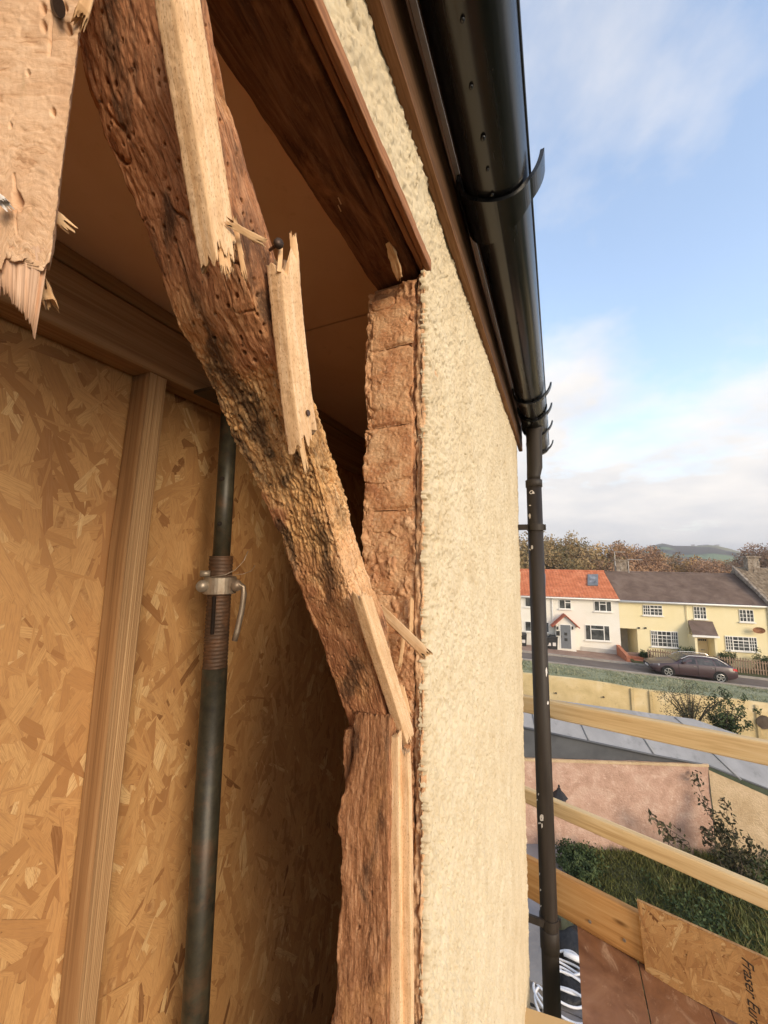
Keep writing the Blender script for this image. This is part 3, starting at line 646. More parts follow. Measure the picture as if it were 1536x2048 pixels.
cc = on_prop(1170); m = MB(); m.tube([cc - ax * 0.019, cc - ax * 0.017, cc + ax * 0.017, cc + ax * 0.019], [0.0310, 0.0345, 0.0345, 0.0310], 32); col = m.obj('collar', M_GALV, prop, False)
for sg, z0 in ((-1, 0.0), (1, 0.0)):
    m = MB(); c1 = cc + side * sg * 0.034 + fro * 0.012; m.tube([c1 - fro * 0.012, c1 + fro * 0.016], 0.0125, 16); m.obj('lug', M_GALV, col, True)
m = MB(); c1 = cc - side * 0.030 + ax * 0.026 + fro * 0.016; m.tube([c1 - side * .010, c1 + side * .010], 0.007, 10); m.obj('lug', M_GALV, col, True)
m = MB(); h0 = cc + side * 0.036 + fro * 0.022
m.tube([h0 - side * 0.01 + ax * .004, h0 + side * .004 + ax * .003, h0 + side * .012 - ax * .004, h0 + side * .0145 - ax * .018, h0 + side * .012 - ax * .05, h0 + side * .004 - ax * .10, h0 - ax * .118], 0.0062, 12); m.obj('handle', M_GALV, prop, True)
m = MB(); s0 = on_prop(1190) + fro * 0.0240 - side * 0.009; s1 = on_prop(1262) + fro * 0.0240 - side * 0.009; m.tube([s0, s1], 0.0042, 8); m.obj('slot', rough_mat('slot_black', [(0.3, (0.012, 0.008, 0.006)), (0.7, (0.02, 0.012, 0.008))], 9), prop)
for py in (958, 1048):
    m = MB(); c1 = on_prop(py) + fro * 0.0168 - side * 0.007; m.tube([c1, c1 + fro * 0.0022], 0.0050, 12); m.obj('pin_hole', bpy.data.materials['slot_black'], prop)
m = MB(); w0 = cc - side * .02 + ax * .020 + fro * .034
m.tube([w0, w0 + side * .03 + ax * .004, w0 + side * .05 + ax * .014, w0 + side * .066 + ax * .034, w0 + side * .074 + ax * .055], 0.0009, 6); m.obj('wire', M_GALV, prop, True)
m = MB(); w0 = cc + side * .015 + ax * .022 + fro * .034
m.tube([w0, w0 + side * .03 + ax * .003, w0 + side * .048 + ax * .010, w0 + side * .055 + ax * .022], 0.0007, 6); m.obj('wire', M_GALV, prop, True)
# plain second prop far back in the dark
m = MB(); m.tube([(-0.56, 1.15, -2.39), (-0.56, 1.15, 0.52)], 0.024, 20); pr2 = m.obj('steel_prop', M_TUBE, None, True); tag(pr2, 'plain steel prop far back in the dark gap beside the bricks', 'prop')

# ------------------------------------------------------------------ the worm-eaten brace
XB = -0.175
rows = [(-120, 320, 398, .079), (0, 345, 418, .079), (150, 380, 445, .081), (300, 430, 492, .078), (450, 468, 543, .076), (600, 505, 580, .075), (750, 572, 625, .077), (850, 605, 650, .078), (1000, 650, 702, .066), (1150, 692, 740, .059), (1300, 737, 790, .058), (1440, 774, 812, .055), (1470, 781, 818, .054)]
st = []
for y, D, R_, t_ in rows:
    near, far = onX(D, y, XB), onX(R_, y, XB)
    st.append([near + np.array([-t_, 0, 0]), near, far, far + np.array([-t_, 0, 0])])
st = np.array(st)
# the far edge is square to the length
for i in range(len(st)):
    t = st[min(i + 1, len(st) - 1), 1] - st[max(i - 1, 0), 1]; t /= np.linalg.norm(t)
    w = st[i, 2] - st[i, 1]; w = w - t * (w @ t); wl = max(np.linalg.norm(w), 0.034)
    w = w / np.linalg.norm(w) * wl; st[i, 2] = st[i, 1] + w; st[i, 3] = st[i, 0] + w
def eaten(V, a, b_, v):
    n = fbm(V * 26, 4, 601)
    m = sstep(0.22, 0.42, v + 0.10 * n) * sstep(0.80, 0.62, v + 0.14 * n + 0.10 * (1 - a))
    m = np.maximum(m, 0.35 * sstep(0.1, 0.5, fbm(V * 18, 3, 602)))
    return m * sstep(-0.55, -0.1, n + 0.3 * (a - 0.3))
def brace_disp(V, U, T, a, b_, v):
    e = eaten(V, a, b_, v)
    al = (st[-1, 1] - st[0, 1]); al /= np.linalg.norm(al); s1 = np.array([1.0, 0, 0]); s2 = np.cross(al, s1)
    L_ = np.stack([V @ al, V @ s1, V @ s2], 1)
    L_ = L_ + 0.0035 * np.stack([vnoise(V * 70, 612), vnoise(V * 70, 613), vnoise(V * 70, 614)], 1)
    gal, _ = worley(L_ * np.array([130, 380, 380]), 611); gal2, _ = worley(L_ * np.array([230, 560, 560]) + 3.3, 621)
    d = e * (0.0024 * (0.42 - gal) + 0.0022 * (0.42 - gal2) + 0.0022 * fbm(L_ * np.array([60, 500, 500]), 3, 615)) - 0.0026 * e
    hole, hid = worley(V * 125, 631, 0.40); hole2, _ = worley(V * 200, 641, 0.20)
    dens = sstep(-0.25, 0.25, fbm(V * 20, 3, 651) + 0.15)
    d -= 0.0085 * sstep(0.215, 0.13, hole) * sstep(0.1, 0.3, dens) + 0.004 * sstep(0.28, 0.16, hole2)
    crack = np.abs(fbm(L_ * np.array([2.5, 48, 48]), 2, 661)); d -= 0.0060 * sstep(0.034, 0.0, crack) * sstep(-.2, .2, fbm(V * 12, 2, 662))
    d += 0.0018 * fbm(V * 20, 4, 671) + 0.0010 * fbm(L_ * np.array([110, 420, 420]), 3, 681)
    d += 0.006 * np.clip(fbm(V * 34, 3, 691), 0, 1) * (np.abs(a) < 0.08)
    return d
def brace_attr(V, U, T, a, b_, v):
    e = eaten(V, a, b_, v); outer = (a > 0.9)
    pale = sstep(0.50, 0.62, v + 0.08 * fbm(V * 30, 3, 605)) * sstep(0.80, 0.7, v) * np.clip(outer + sstep(0.72, 0.92, a) * 0.9, 0, 1)
    return {'eaten': np.clip(e * 1.15, 0, 1), 'pale': pale}
brace = rough_beam('worm_eaten_brace', st, 112, 60, 800, M_ROT, None, disp=brace_disp, attrfn=brace_attr, rnd=0.07, seed=31)
tag(brace, 'big worm-eaten brown timber brace leaning across the opening from top to bricks', 'brace')
# ------------------------------------------------------------------ laths and splinters, each a thing of its own
def lath(name, left, right, X, th, label, spike, seed, mat=None, nv=160, cat='lath', na=44, sharp=14.0):
    o = rough_beam(name, px_stations(left, right, X, th), na, 12, nv, mat or M_SAW, None, spike=spike, seed=seed, rnd=0.03, sharp=sharp,
                   disp=lambda V, U, T, a, b_, v: 0.0004 * fbm(V * 90, 3, 700 + seed) + 0.0003 * fbm(V * 420, 2, 720 + seed))
    return tag(o, label, cat)
la = lath('broken_lath', [(337, -80), (348, 0), (372, 150), (402, 330), (420, 440), (432, 508)], [(384, -80), (401, 0), (424, 150), (448, 320), (466, 440), (474, 492)], -0.158, 0.013, 'pale sawn lath nailed to the top of the brace, snapped off at its lower end', (0, 0.009), 41, sharp=7.0)
lb = lath('broken_lath', [(562, 528), (570, 620), (581, 720), (590, 800), (601, 880)], [(598, 500), (606, 620), (617, 720), (625, 790), (634, 850)], -0.158, 0.012, 'pale snapped lath on the brace edge with toothed top and splintered foot', (0.010, 0.010), 42, sharp=5.0)
lc = lath('broken_lath', [(722, 1192), (752, 1290), (785, 1390), (816, 1492)], [(746, 1196), (776, 1290), (803, 1380), (826, 1455)], -0.160, 0.011, 'pale lath wedged between the brace foot and the torn render edge', (0.006, 0.010), 43)
def splinter(pts, w, th, parent=None, label=None, name='splinter', mat=None, seed=0, spike=(0.004, 0.005), cat='splinter'):
    st = []
    pts = [np.asarray(p, float) for p in pts]
    for i, p in enumerate(pts):
        d = pts[min(i + 1, len(pts) - 1)] - pts[max(i - 1, 0)]; d /= np.linalg.norm(d); view = -p / np.linalg.norm(p)
        s = np.cross(d, view); s = s / np.linalg.norm(s) * w / 2; u = np.cross(s, d); u = u / np.linalg.norm(u); u = u if u @ view > 0 else -u
        st.append([p - s + u * th / 2, p + s + u * th / 2, p + s - u * th / 2, p - s - u * th / 2])
    o = rough_beam(name, st, 10, 6, 60, mat or M_LATH, parent, spike=spike, seed=seed, rnd=0.1, disp=lambda V, U, T, a, b_, v: 0.0005 * fbm(V * 160, 3, 740 + seed))
    if label: tag(o, label, cat)
    return o
splinter([onX(458, 446, -.156), onX(500, 470, -.152), onX(524, 482, -.150)], 0.0040, 0.0015, label='thin curled splinter sticking out sideways from the upper lath end', name='wood_splinter', seed=1)
splinter([onX(468, 440, -.160), onX(480, 500, -.160), onX(489, 552, -.160)], 0.0030, 0.002, la, seed=2)
splinter([onX(470, 470, -.162), onX(478, 505, -.162)], 0.0050, 0.002, la, seed=3)
for i, (a0, b0) in enumerate([((440, 500), (446, 540)), ((452, 505), (458, 545)), ((462, 495), (462, 530)), ((446, 508), (452, 534))]):
    splinter([onX(*a0, -.1605), onX(*b0, -.1605)], 0.0030, 0.002, la, seed=4 + i)
splinter([onX(558, 545, -.160), onX(562, 494, -.160)], 0.0030, 0.002, lb, seed=9, spike=(0, .003))
splinter([onX(589, 540, -.1605), onX(588, 505, -.1605), onX(586, 474, -.1605)], 0.0052, 0.003, lb, seed=10, spike=(0, .004))
splinter([onX(597, 850, -.1615), onX(604, 895, -.1615), onX(611, 934, -.1615)], 0.0040, 0.003, lb, seed=11)
m = MB(); n0 = onX(540, 500, -.172); n1 = onX(556, 488, -.158); m.tube([n0, n1], 0.0011, 8); m.tube([n1, n1 + (n1 - n0) * 0.12], 0.0032, 10); nl = m.obj('nail', M_NAIL, lb, True)
m = MB(); c = onX(615, 826, -.1575); m.tube([c, c + np.array([0.001, 0, 0])], 0.0022, 10); m.obj('nail', M_NAIL, lb)
splinter([onY(760, 1218, .472), onY(806, 1262, .455), onY(854, 1310, .440)], 0.0120, 0.008, label='short pale stick lying slanted across the broken render edge', name='wood_stick', seed=12)
splinter([onY(824, 1195, .497), onY(822, 1262, .497)], 0.0055, 0.004, label='small upright splinter of lath stuck in the plaster above the slanted stick', name='wood_splinter', seed=13)
splinter([onY(802, 1372, .478), onY(816, 1430, .478)], 0.0080, 0.004, label='short lath stub tucked behind the wedged lath', name='wood_splinter', seed=14)
splinter([onY(808, 1268, .490), onY(800, 1330, .490)], 0.0050, 0.004, label='tiny splinter below the slanted stick', name='wood_splinter', seed=15)

# planks of the jamb below the brace
def y_stations(left, right, Y, th):
    out = []
    for a, b_ in zip(left, right):
        p, q_ = onY(*a, Y), onY(*b_, Y); o = np.array([0, th, 0]); out.append([p, q_, q_ + o, p + o])
    return out
def plank_disp(amp, k, ragg=0.0):
    def f(V, U, T, a, b_, v):
        ed = np.exp(-a / 0.05)
        pit, _ = worley(V * 70, k + 3, 0.12)
        return amp * fbm(V * np.array([90, 90, 26]), 4, k) + amp * 0.4 * fbm(V * 240, 3, k + 1) - 0.004 * sstep(0.25, 0.12, pit) + ragg * ed * fbm(V * np.array([0, 0, 42]), 4, k + 2)
    return f
pp = rough_beam('rotten_plank', y_stations([(708, 1428), (704, 1500), (690, 1560), (676, 1640), (682, 1720), (677, 1850), (664, 2048), (660, 2500)], [(780, 1436), (779, 1500), (778, 1560), (777, 1640), (777, 1720), (777, 1850), (776, 2048), (776, 2500)], 0.398, 0.018), 90, 24, 560, M_POST, None, disp=plank_disp(0.0022, 801, 0.009), seed=51, rnd=0.03, spike=(0.003, 0))
tag(pp, 'rotten red-brown plank standing upright below the foot of the brace', 'plank')
ch = rough_beam('wood_chunk', y_stations([(684, 1462), (680, 1500), (684, 1545), (688, 1580)], [(706, 1458), (705, 1490), (702, 1530), (696, 1575)], 0.404, 0.050), 20, 12, 90, M_POST, pp, disp=plank_disp(0.0034, 821, 0.003), seed=52, rnd=0.15)
e1 = rough_beam('upright_lath', y_stations([(779, 1478), (776, 1560), (777, 1700), (778, 2048), (779, 2500)], [(796, 1470), (798, 1560), (799, 1700), (801, 2048), (802, 2500)], 0.404, 0.012), 26, 14, 420, M_SAW, None, disp=lambda V, U, T, a, b_, v: 0.0005 * fbm(V * 80, 3, 831), seed=53, rnd=0.06, spike=(0.004, 0))
tag(e1, 'upright pale lath beside the rotten plank, the one touching it', 'lath')
e2 = rough_beam('upright_lath', y_stations([(799, 1500), (800, 1560), (801, 1700), (802, 2048), (803, 2500)], [(816, 1512), (818, 1580), (820, 1700), (823, 2048), (824, 2500)], 0.411, 0.010), 24, 14, 420, M_SAW, None, disp=lambda V, U, T, a, b_, v: 0.0006 * fbm(V * 80, 3, 841), seed=54, rnd=0.06, spike=(0.006, 0))
tag(e2, 'upright pale lath next to the torn render edge below the wedged lath', 'lath')

# ------------------------------------------------------------------ broken board hanging close by
ZH = 0.19
hl = [(-260, -900), (-195, -60), (-185, 60), (-175, 330), (-165, 480), (-155, 522)]; hr = [(250, -900), (178, -60), (161, 70), (126, 330), (108, 480), (100, 522)]
st = []
for a, b_ in zip(hl, hr):
    p, q_ = P(*a, ZH + 0.012), P(*b_, ZH); st.append([p, q_, q_ * 1.075, p * 1.075])
h_holes = [(92, 25, 5.5), (94, 62, 5.5), (146, 73, 6), (138, 28, 5), (115, 236, 5), (38, 402, 10), (60, 150, 3), (20, 250, 3)]
h_split = [((113, 30), (105, 120)), ((28, 350), (36, 470))]
def hang_disp(V, U, T, a, b_, v):
    d = 0.0004 * fbm(V * 200, 4, 851) + 0.0006 * fbm(V * 30, 2, 852)
    dirv = np.array([0.35, 0.1, 0.93]); w = np.abs(fbm(np.stack([V @ np.array([.9, .3, -.2]) * 60, V @ dirv * 260, V[:, 1] * 40], 1), 3, 856)); d -= 0.00035 * sstep(0.14, 0.0, w)
    for px, py, r_ in h_holes:
        c = P(px, py, ZH + 0.004); q = (V - c); cv = q @ ROT; m_ = np.sqrt((cv[:, 0] + 0.3 * cv[:, 1]) ** 2 + (cv[:, 1] * .5) ** 2); d -= 0.0055 * sstep(1.25, 0.75, m_ / (r_ * ZH / 768)) * (np.abs(cv[:, 2]) < .012)
    for (p0, p1) in h_split:
        A_, B_ = P(*p0, ZH + .004), P(*p1, ZH + .004); ab = B_ - A_; t = np.clip((V - A_) @ ab / (ab @ ab), 0, 1); q = (V - A_ - t[:, None] * ab) @ ROT; d -= 0.004 * sstep(0.0009, 0.0003, np.hypot(q[:, 0], q[:, 1]) + .0004 * t) * (np.abs(q[:, 2]) < .012)
    return d
hang = rough_beam('broken_board', st, 170, 14, 400, M_HANG, None, seed=61, rnd=0.02, disp=hang_disp, spike=(0, 0.006), sharp=16.0)
tag(hang, 'pale broken board hanging down close by, ending in a jagged point', 'board')
# the torn point at its lower end: a fan of long fibres
def torn():
    n = 84; r = np.random.default_rng(3); rj = 0.0
    cx = np.array([-150, -60, 0, 20, 36, 52, 74, 99]); cy = np.array([512, 512, 506, 505, 503, 498, 500, 503])
    lx = np.array([-150, -60, 0, 20, 32, 46, 58, 70]); ly = np.array([578, 586, 586, 600, 618, 630, 655, 680])
    t0 = np.linspace(0, 1, 8); V = []
    for k in range(n):
        f = k / (n - 1); ux, uy, tx, ty = (np.interp(f, t0, q) for q in (cx, cy, lx, ly)); ty += r.uniform(-9, 3) * (f < .97); rj = 0.7 * rj + r.uniform(-7, 7); uy += rj - 6
        sh = int(f * 11 + 1.3 * math.sin(f * 17)); hs = math.sin(sh * 12.9898) * 43758.5; hs -= math.floor(hs); rg = 0.0022 * hs + r.uniform(-.0002, .0002); ty += (hs - .6) * 16 * (f < .93)
        for w, zo in ((0.0, 0.0002), (.12, .0006 + rg), (.4, .0016 + rg), (.7, .0030 + rg), (1.0, .0046 + rg * .5), (1.0, .0066), (.3, .010), (0, .012)):
            V.append(P(ux + (tx - ux) * w, uy + (ty - uy) * w, ZH + 0.002 * (1 - f) * 3 + zo))
    V = np.array(V); F = grid_faces(n, 8)
    uv = np.tile(np.array([[0, 0], [.01, 0], [.02, 0], [.03, 0], [.04, 0], [.045, 0], [.03, 0], [0, 0]], float), (n, 1)); uv[:, 1] = np.repeat(np.linspace(0, .06, n), 8)
    mesh_obj('torn_end', V, F, M_TORN, hang, False, uv=uv)
torn()
m = MB()
ring = [P(118 + 12 * math.cos(t) + 6 * math.sin(t), 12 + 25 * math.sin(t), ZH - 0.0035 - 0.001 * math.cos(t)) for t in np.linspace(0, 2 * math.pi, 18, endpoint=False)]
ring2 = [P(113 + 12 * math.cos(t) + 6 * math.sin(t), 12 + 25 * math.sin(t), ZH + 0.001) for t in np.linspace(0, 2 * math.pi, 18, endpoint=False)]
m.add(ring + ring2, [tuple(range(18))] + [(k, (k + 1) % 18, 18 + (k + 1) % 18, 18 + k) for k in range(18)]); m.obj('nail', M_NAIL, hang)
splinter([P(104, 428, ZH + .008), P(120, 440, ZH + .010), P(133, 452, ZH + .012)], 0.0060, 0.005, hang, seed=21)
splinter([P(86, 570, ZH + .008), P(92, 590, ZH + .010), P(101, 608, ZH + .012)], 0.0060, 0.004, hang, seed=22)
splinter([P(178, -20, ZH - .002), P(168, 20, ZH - .002), P(158, 44, ZH - .001)], 0.0050, 0.004, hang, seed=23)
splinter([P(-4, 395, ZH - .002), P(5, 402, ZH - .002), P(11, 409, ZH - .002)], 0.0040, 0.003, hang, mat=M_CHIP, seed=24)

# ------------------------------------------------------------------ fascia, gutter, downpipe
fa = empty('fascia_board', (-0.152, 0.5, 0.575), 'worn brown fascia board between the cream render and the black gutter', 'fascia')
st = [[(-0.1435, y, 0.735), (-0.1435, y, 0.575), (-0.1610, y, 0.575), (-0.1610, y, 0.735)] for y in np.linspace(-0.6, 2.06, 8)]
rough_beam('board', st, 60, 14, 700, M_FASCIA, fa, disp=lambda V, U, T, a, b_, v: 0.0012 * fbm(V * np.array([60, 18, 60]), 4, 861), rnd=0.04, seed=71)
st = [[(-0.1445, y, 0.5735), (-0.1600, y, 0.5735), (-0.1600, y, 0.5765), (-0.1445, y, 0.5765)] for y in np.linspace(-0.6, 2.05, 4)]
rough_beam('worn_lit_underside', st, 14, 4, 500, wood_mat('worn_edge_painted_lit', (0.13, 0.055, 0.025), (0.24, 0.12, 0.06), (0.34, 0.19, 0.10), along=8, across=200, bump=0.4), fa, disp=lambda V, U, T, a, b_, v: 0.0010 * fbm(V * np.array([60, 30, 60]), 4, 862), seed=72)  # worn underside of the fascia; its lit look is put into the colour
GX, GZ, GR = -0.075, 0.686, 0.056
gut = empty('rain_gutter', (GX, 0.5, GZ - GR), 'black plastic half-round gutter running along under the eaves', 'gutter')
def trough(y0, y1, r, name, mat, th=0.0028, n=40, ny=60, a0=180, a1=360, lip=True, parent=None):
    V = []; ys = np.linspace(y0, y1, ny)
    prof = [(math.cos(math.radians(t)) * r, math.sin(math.radians(t)) * r) for t in np.linspace(a0, a1, n)] + [(math.cos(math.radians(t)) * (r - th), math.sin(math.radians(t)) * (r - th)) for t in np.linspace(a1, a0, n)]
    for (x, z) in prof:
        for y in ys: V.append((GX + x, y, GZ + z))
    F = grid_faces(len(prof), ny, True)
    return mesh_obj(name, np.array(V), F, mat, parent or gut, True)
trough(-0.6, 2.36, GR, 'trough', M_GUTTER, ny=40)
m = MB(); m.tube([(GX + GR - .001, -0.6, GZ), (GX + GR - .001, 2.36, GZ)], 0.0042, 10); m.obj('front_lip', M_GUTTER, gut, True)
m = MB(); m.box(-0.1432, -0.1350, -0.6, 0.628, 0.6985, 0.7015); m.obj('lit_edge_strip', M_GREY, gut)  # strip painted pale where the gutter's back edge looks lit
m = MB(); m.box(-0.1432, -0.1365, 0.755, 1.62, 0.6985, 0.7015); m.obj('lit_edge_strip', M_GREY, gut)
def bracket(yc, wb, wf, skew=0.0):
    n, k = 46, 5; V = []
    for i in range(n):
        f = i / (n - 1); ang = 172 + f * 196; r = GR + 0.0035 + (0.016 * max(0, f - 0.80) / 0.20) ; w = wb + (wf - wb) * float(sstep(0.25, 0.85, f))
        for r_ in (r, r + 0.0068):
            for s in (-1, 1): V.append((GX + math.cos(math.radians(ang)) * r_, yc + skew * f + s * w / 2, GZ + math.sin(math.radians(ang)) * r_))
    F = []
    for i in range(n - 1):
        a = i * 4; b_ = a + 4; F += [(a, b_, b_ + 1, a + 1), (a + 2, a + 3, b_ + 3, b_ + 2), (a, a + 2, b_ + 2, b_), (a + 1, b_ + 1, b_ + 3, a + 3)]
    F += [(0, 1, 3, 2), ((n - 1) * 4, (n - 1) * 4 + 2, (n - 1) * 4 + 3, (n - 1) * 4 + 1)]
    o = mesh_obj('bracket', V, F, M_GUTTER, gut, False)
    return o
br = bracket(0.668, 0.108, 0.042, -0.024)
m = MB(); m.box(-0.1405, -0.1340, 0.612, 0.722, 0.668, 0.74); m.obj('back_plate', M_GUTTER, gut)
for yc in (1.56, 1.77, 2.00, 2.33): bracket(yc, 0.030, 0.026)
trough(1.74, 2.06, GR + 0.0042, 'outlet_union', M_GUTTER, ny=6)
drops = [(925, 38, .0030), (942, 172, .0032), (966, 274, .0042), (975, 338, .0030), (984, 388, .0036), (1035, 648, .003)]
for px, py, r in drops:
    d = ray(px, py); # meets the underside of the gutter
    A_ = d[0] ** 2 + d[2] ** 2; B_ = -2 * (d[0] * GX + d[2] * GZ); Cc = GX ** 2 + GZ ** 2 - (GR + .0006) ** 2; disc = B_ * B_ - 4 * A_ * Cc
    if disc < 0: continue
    k = (-B_ - math.sqrt(disc)) / (2 * A_); c = d * k; m = MB()
    m.lathe([(r * .35, -r * 1.2), (r * .8, -r * .9), (r, -r * .3), (r * .8, .4 * r), (r * .4, r * .8)], c, 12); m.obj('water_drop', M_GUTTER, gut, True)

PX_, PY_ = -0.087, 1.90
dp = empty('downpipe', (PX_, PY_, -5.8), 'dark brown-black downpipe with chipped paint at the corner of the wall', 'downpipe')
def zp(y): return onY(1070, y, PY_)[2]
m = MB(); m.tube([(PX_, PY_, -5.79), (PX_, PY_, -1.0), (PX_, PY_, zp(965))], 0.0335, 32); m.obj('pipe', M_PIPE, dp, True)
m = MB(); zz_ = [GZ - GR - 0.002, zp(862), zp(868), zp(935), zp(952), zp(962)]
m.tube([(GX, PY_, zz_[0] + .03), (GX - .002, PY_, zz_[1]), (GX - .004, PY_, zz_[2]), (GX - .006, PY_, zz_[3]), (PX_, PY_, zz_[4]), (PX_, PY_, zz_[5])], [0.040, 0.039, 0.0355, 0.0345, 0.030, 0.030], 32); m.obj('outlet', M_PIPE, dp, True)
m = MB(); m.tube([(PX_, PY_, zp(975)), (PX_, PY_, zp(974)), (PX_, PY_, zp(961)), (PX_, PY_, zp(960))], [0.0335, 0.037, 0.037, 0.034], 32); m.obj('socket', M_PIPE, dp, True)
for y in (1055, 1828):
    z = zp(y); m = MB(); m.tube([(PX_, PY_, z - .014), (PX_, PY_, z + .014)], 0.0372, 32); m.box(PX_ + .02, PX_ + 0.045, PY_ - 0.006, PY_ + .006, z - .013, z + .013)
    m.box(-0.17, PX_ - .03, PY_ - .030, PY_ - 0.022, z - .013, z + .013) if y < 1500 else m.bar((-0.165, PY_ - .05, z + .016), (PX_ - .02, PY_ - .03, z), 0.010, 0.026)
    m.obj('pipe_bracket', M_PIPE, dp)
z = zp(1838); m = MB(); m.tube([(PX_, PY_, z - .09), (PX_, PY_, z - .088), (PX_, PY_, z - .012), (PX_, PY_, z - .010)], [0.0335, 0.0368, 0.0368, 0.034], 32); m.obj('socket', M_PIPE, dp, True)
r_ = np.random.default_rng(8)
for px, py, w, h in [(1064, 984, 6, 5), (1060, 1011, 3, 2), (1059, 1031, 3, 7), (1064, 1094, 3, 6), (1060, 1099, 2, 2), (1083, 1636, 5, 9), (1079, 1646, 4, 3), (1084, 1652, 2, 6), (1074, 1600, 2, 2), (1077, 1588, 1.5, 3), (1081, 1780, 1.5, 3), (1079, 1748, 1.5, 3), (1093, 1345, 2, 11), (1096, 1405, 2, 6), (1082, 1812, 1.5, 2)]:
    n = 9; V = []
    for k in range(n):
        t = 2 * math.pi * k / n; s = r_.uniform(.5, 1.1); d = ray(px + w * s * math.cos(t), py + h * s * math.sin(t))
        A_ = d[0] ** 2 + d[1] ** 2; B_ = -2 * (d[0] * PX_ + d[1] * PY_); Cc = PX_ ** 2 + PY_ ** 2 - 0.0342 ** 2; disc = B_ * B_ - 4 * A_ * Cc
        if disc < 0: V = []; break
        V.append(d * ((-B_ - math.sqrt(disc)) / (2 * A_)))
    if V: mesh_obj('paint_chip', V, [tuple(range(n))], M_CHIP, dp)

# ------------------------------------------------------------------ scaffold: rails, toe boards, deck
def onV(x, y, c=2.057, s=-0.33):
    d = ray(x, y); return d * (c / (d[1] - s * d[0]))                    # upright plane along the end of the scaffold
RD = np.array([1.0, -0.33, 0]); RD /= np.linalg.norm(RD); RN = np.array([0.33, 1.0, 0]); RN /= np.linalg.norm(RN)
def rail(name, a, b_, ha, th, label, mat, cat, ext=(0.35, 0.25), seed=0, off=0.0):
    """a, b_: pixels of the upper front edge, ha: height"""
    p, q_ = onV(*a), onV(*b_); d = (q_ - p) / np.linalg.norm(q_ - p); p = p - d * ext[0] + RN * off; q_ = q_ + d * ext[1] + RN * off
    st = [[p_ , p_ + RN * th, p_ + RN * th - np.array([0, 0, ha]), p_ - np.array([0, 0, ha])] for p_ in (p, (p + q_) / 2, q_)]
    o = rough_beam(name, st, 8, 14, 80, mat, None, seed=seed, rnd=0.08, disp=lambda V, U, T, a, b2, v: 0.0008 * fbm(V * 14, 3, 900 + seed)); tag(o, label, cat); return o
r1 = rail('guard_rail', (1097, 1402), (1536, 1486), 0.078, 0.040, 'upper timber guard rail at the end of the scaffold', M_RAIL, 'rail', seed=81)
r2 = rail('guard_rail', (1106, 1602), (1536, 1783), 0.064, 0.036, 'lower timber guard rail crossing in front of the pink wall', M_RAIL, 'rail', seed=82)
tb = rail('toe_board', (1112, 1746), (1274, 1828), 0.172, 0.036, 'orange-brown timber toe board standing along the end of the deck', M_TOE, 'board', seed=83, ext=(0.30, 0.14))
for px, py in ((1180, 1843), (1249, 1880)):
    c = onV(px, py) - RN * 0.0005; m = MB(); m.tube([c - RN * 0.0035, c + RN * .002], 0.006, 12); m.obj('screw', M_GALV, tb)
for (x, y) in ((-0.33, 2.30), (0.92, 1.87)):
    m = MB(); m.tube([(x, y, -5.8), (x, y, 0.4)], 0.0242, 20); sp = m.obj('scaffold_standard', M_GALV, None, True)
    tag(sp, 'galvanised scaffold upright behind the house corner' if x < 0 else 'galvanised scaffold upright at the outer end of the guard rails', 'pole')
ZD = onV(1275, 1926)[2]
deck_far = lambda x: (2.057 - 0.33 * x) + 0.02
def sheet(xa, xb, label):
    (x0, x0n), (x1, x1n) = xa, xb
    m = MB(); t = 0.018
    m.hexa([(x0n, -2.0, ZD - t), (x1n, -2.0, ZD - t), (x1, deck_far(x1), ZD - t), (x0, deck_far(x0), ZD - t), (x0n, -2.0, ZD), (x1n, -2.0, ZD), (x1, deck_far(x1), ZD), (x0, deck_far(x0), ZD)])
    o = m.obj('deck_sheet', M_DECK); tag(o, label, 'deck sheet')
def dk(px0, py0, px1, py1):
    a, b_ = onZ(px0, py0, ZD), onZ(px1, py1, ZD); s = (a[0] - b_[0]) / (a[1] - b_[1])
    return s, a
s0, a0 = dk(1156, 1852, 1156, 2046); s1, a1 = dk(1276, 1916, 1294, 2046); s2, a2 = dk(1417, 1994, 1441, 2046)
def edge(s, a): return a[0] + s * (2.0 - a[1]), a[0] + s * 0.25 * (-2.0 - a[1])
E0, E1, E2 = edge(s0, a0), edge(s1, a1), edge(s2, a2)
gap = 0.004
sheet((E0[0], 0.02), (E1[0] - gap, 0.24), 'dusty brown deck sheet nearest the downpipe')
sheet((E1[0], 0.244), (E2[0] - gap, 0.47), 'middle dusty brown deck sheet under the strand board strip')
sheet((E2[0], 0.474), (1.0, 1.0), 'outermost brown deck sheet in the bottom corner of the scaffold')
m = MB(); b0, b1 = onZ(1060, 2062, ZD - 0.002), onZ(1112, 2080, ZD - 0.002); m.bar(b0 + (b0 - b1) * 0.6, b1 + (b1 - b0) * 1.2, 0.10, 0.036); lb_ = m.obj('short_board', M_RAIL); tag(lb_, 'short timber board at the foot of the downpipe beside the deck', 'board')
# strand board strip screwed along the end
pA, pB = onV(1275, 1796) - RN * 0.013, onV(1536, 1914) - RN * 0.013
du = (pB - pA) / np.linalg.norm(pB - pA); dv = np.array([0, 0, 1.0]) - du * du[2]; dv /= np.linalg.norm(dv)
hgt = 0.242
sb = osb_board('osb_strip', pA - dv * hgt, du, dv, 0.95, hgt, 0.011, 900, 9, 'bright orange strand board strip with black printed lettering along the deck edge', size=1.3, main=(70, 40))
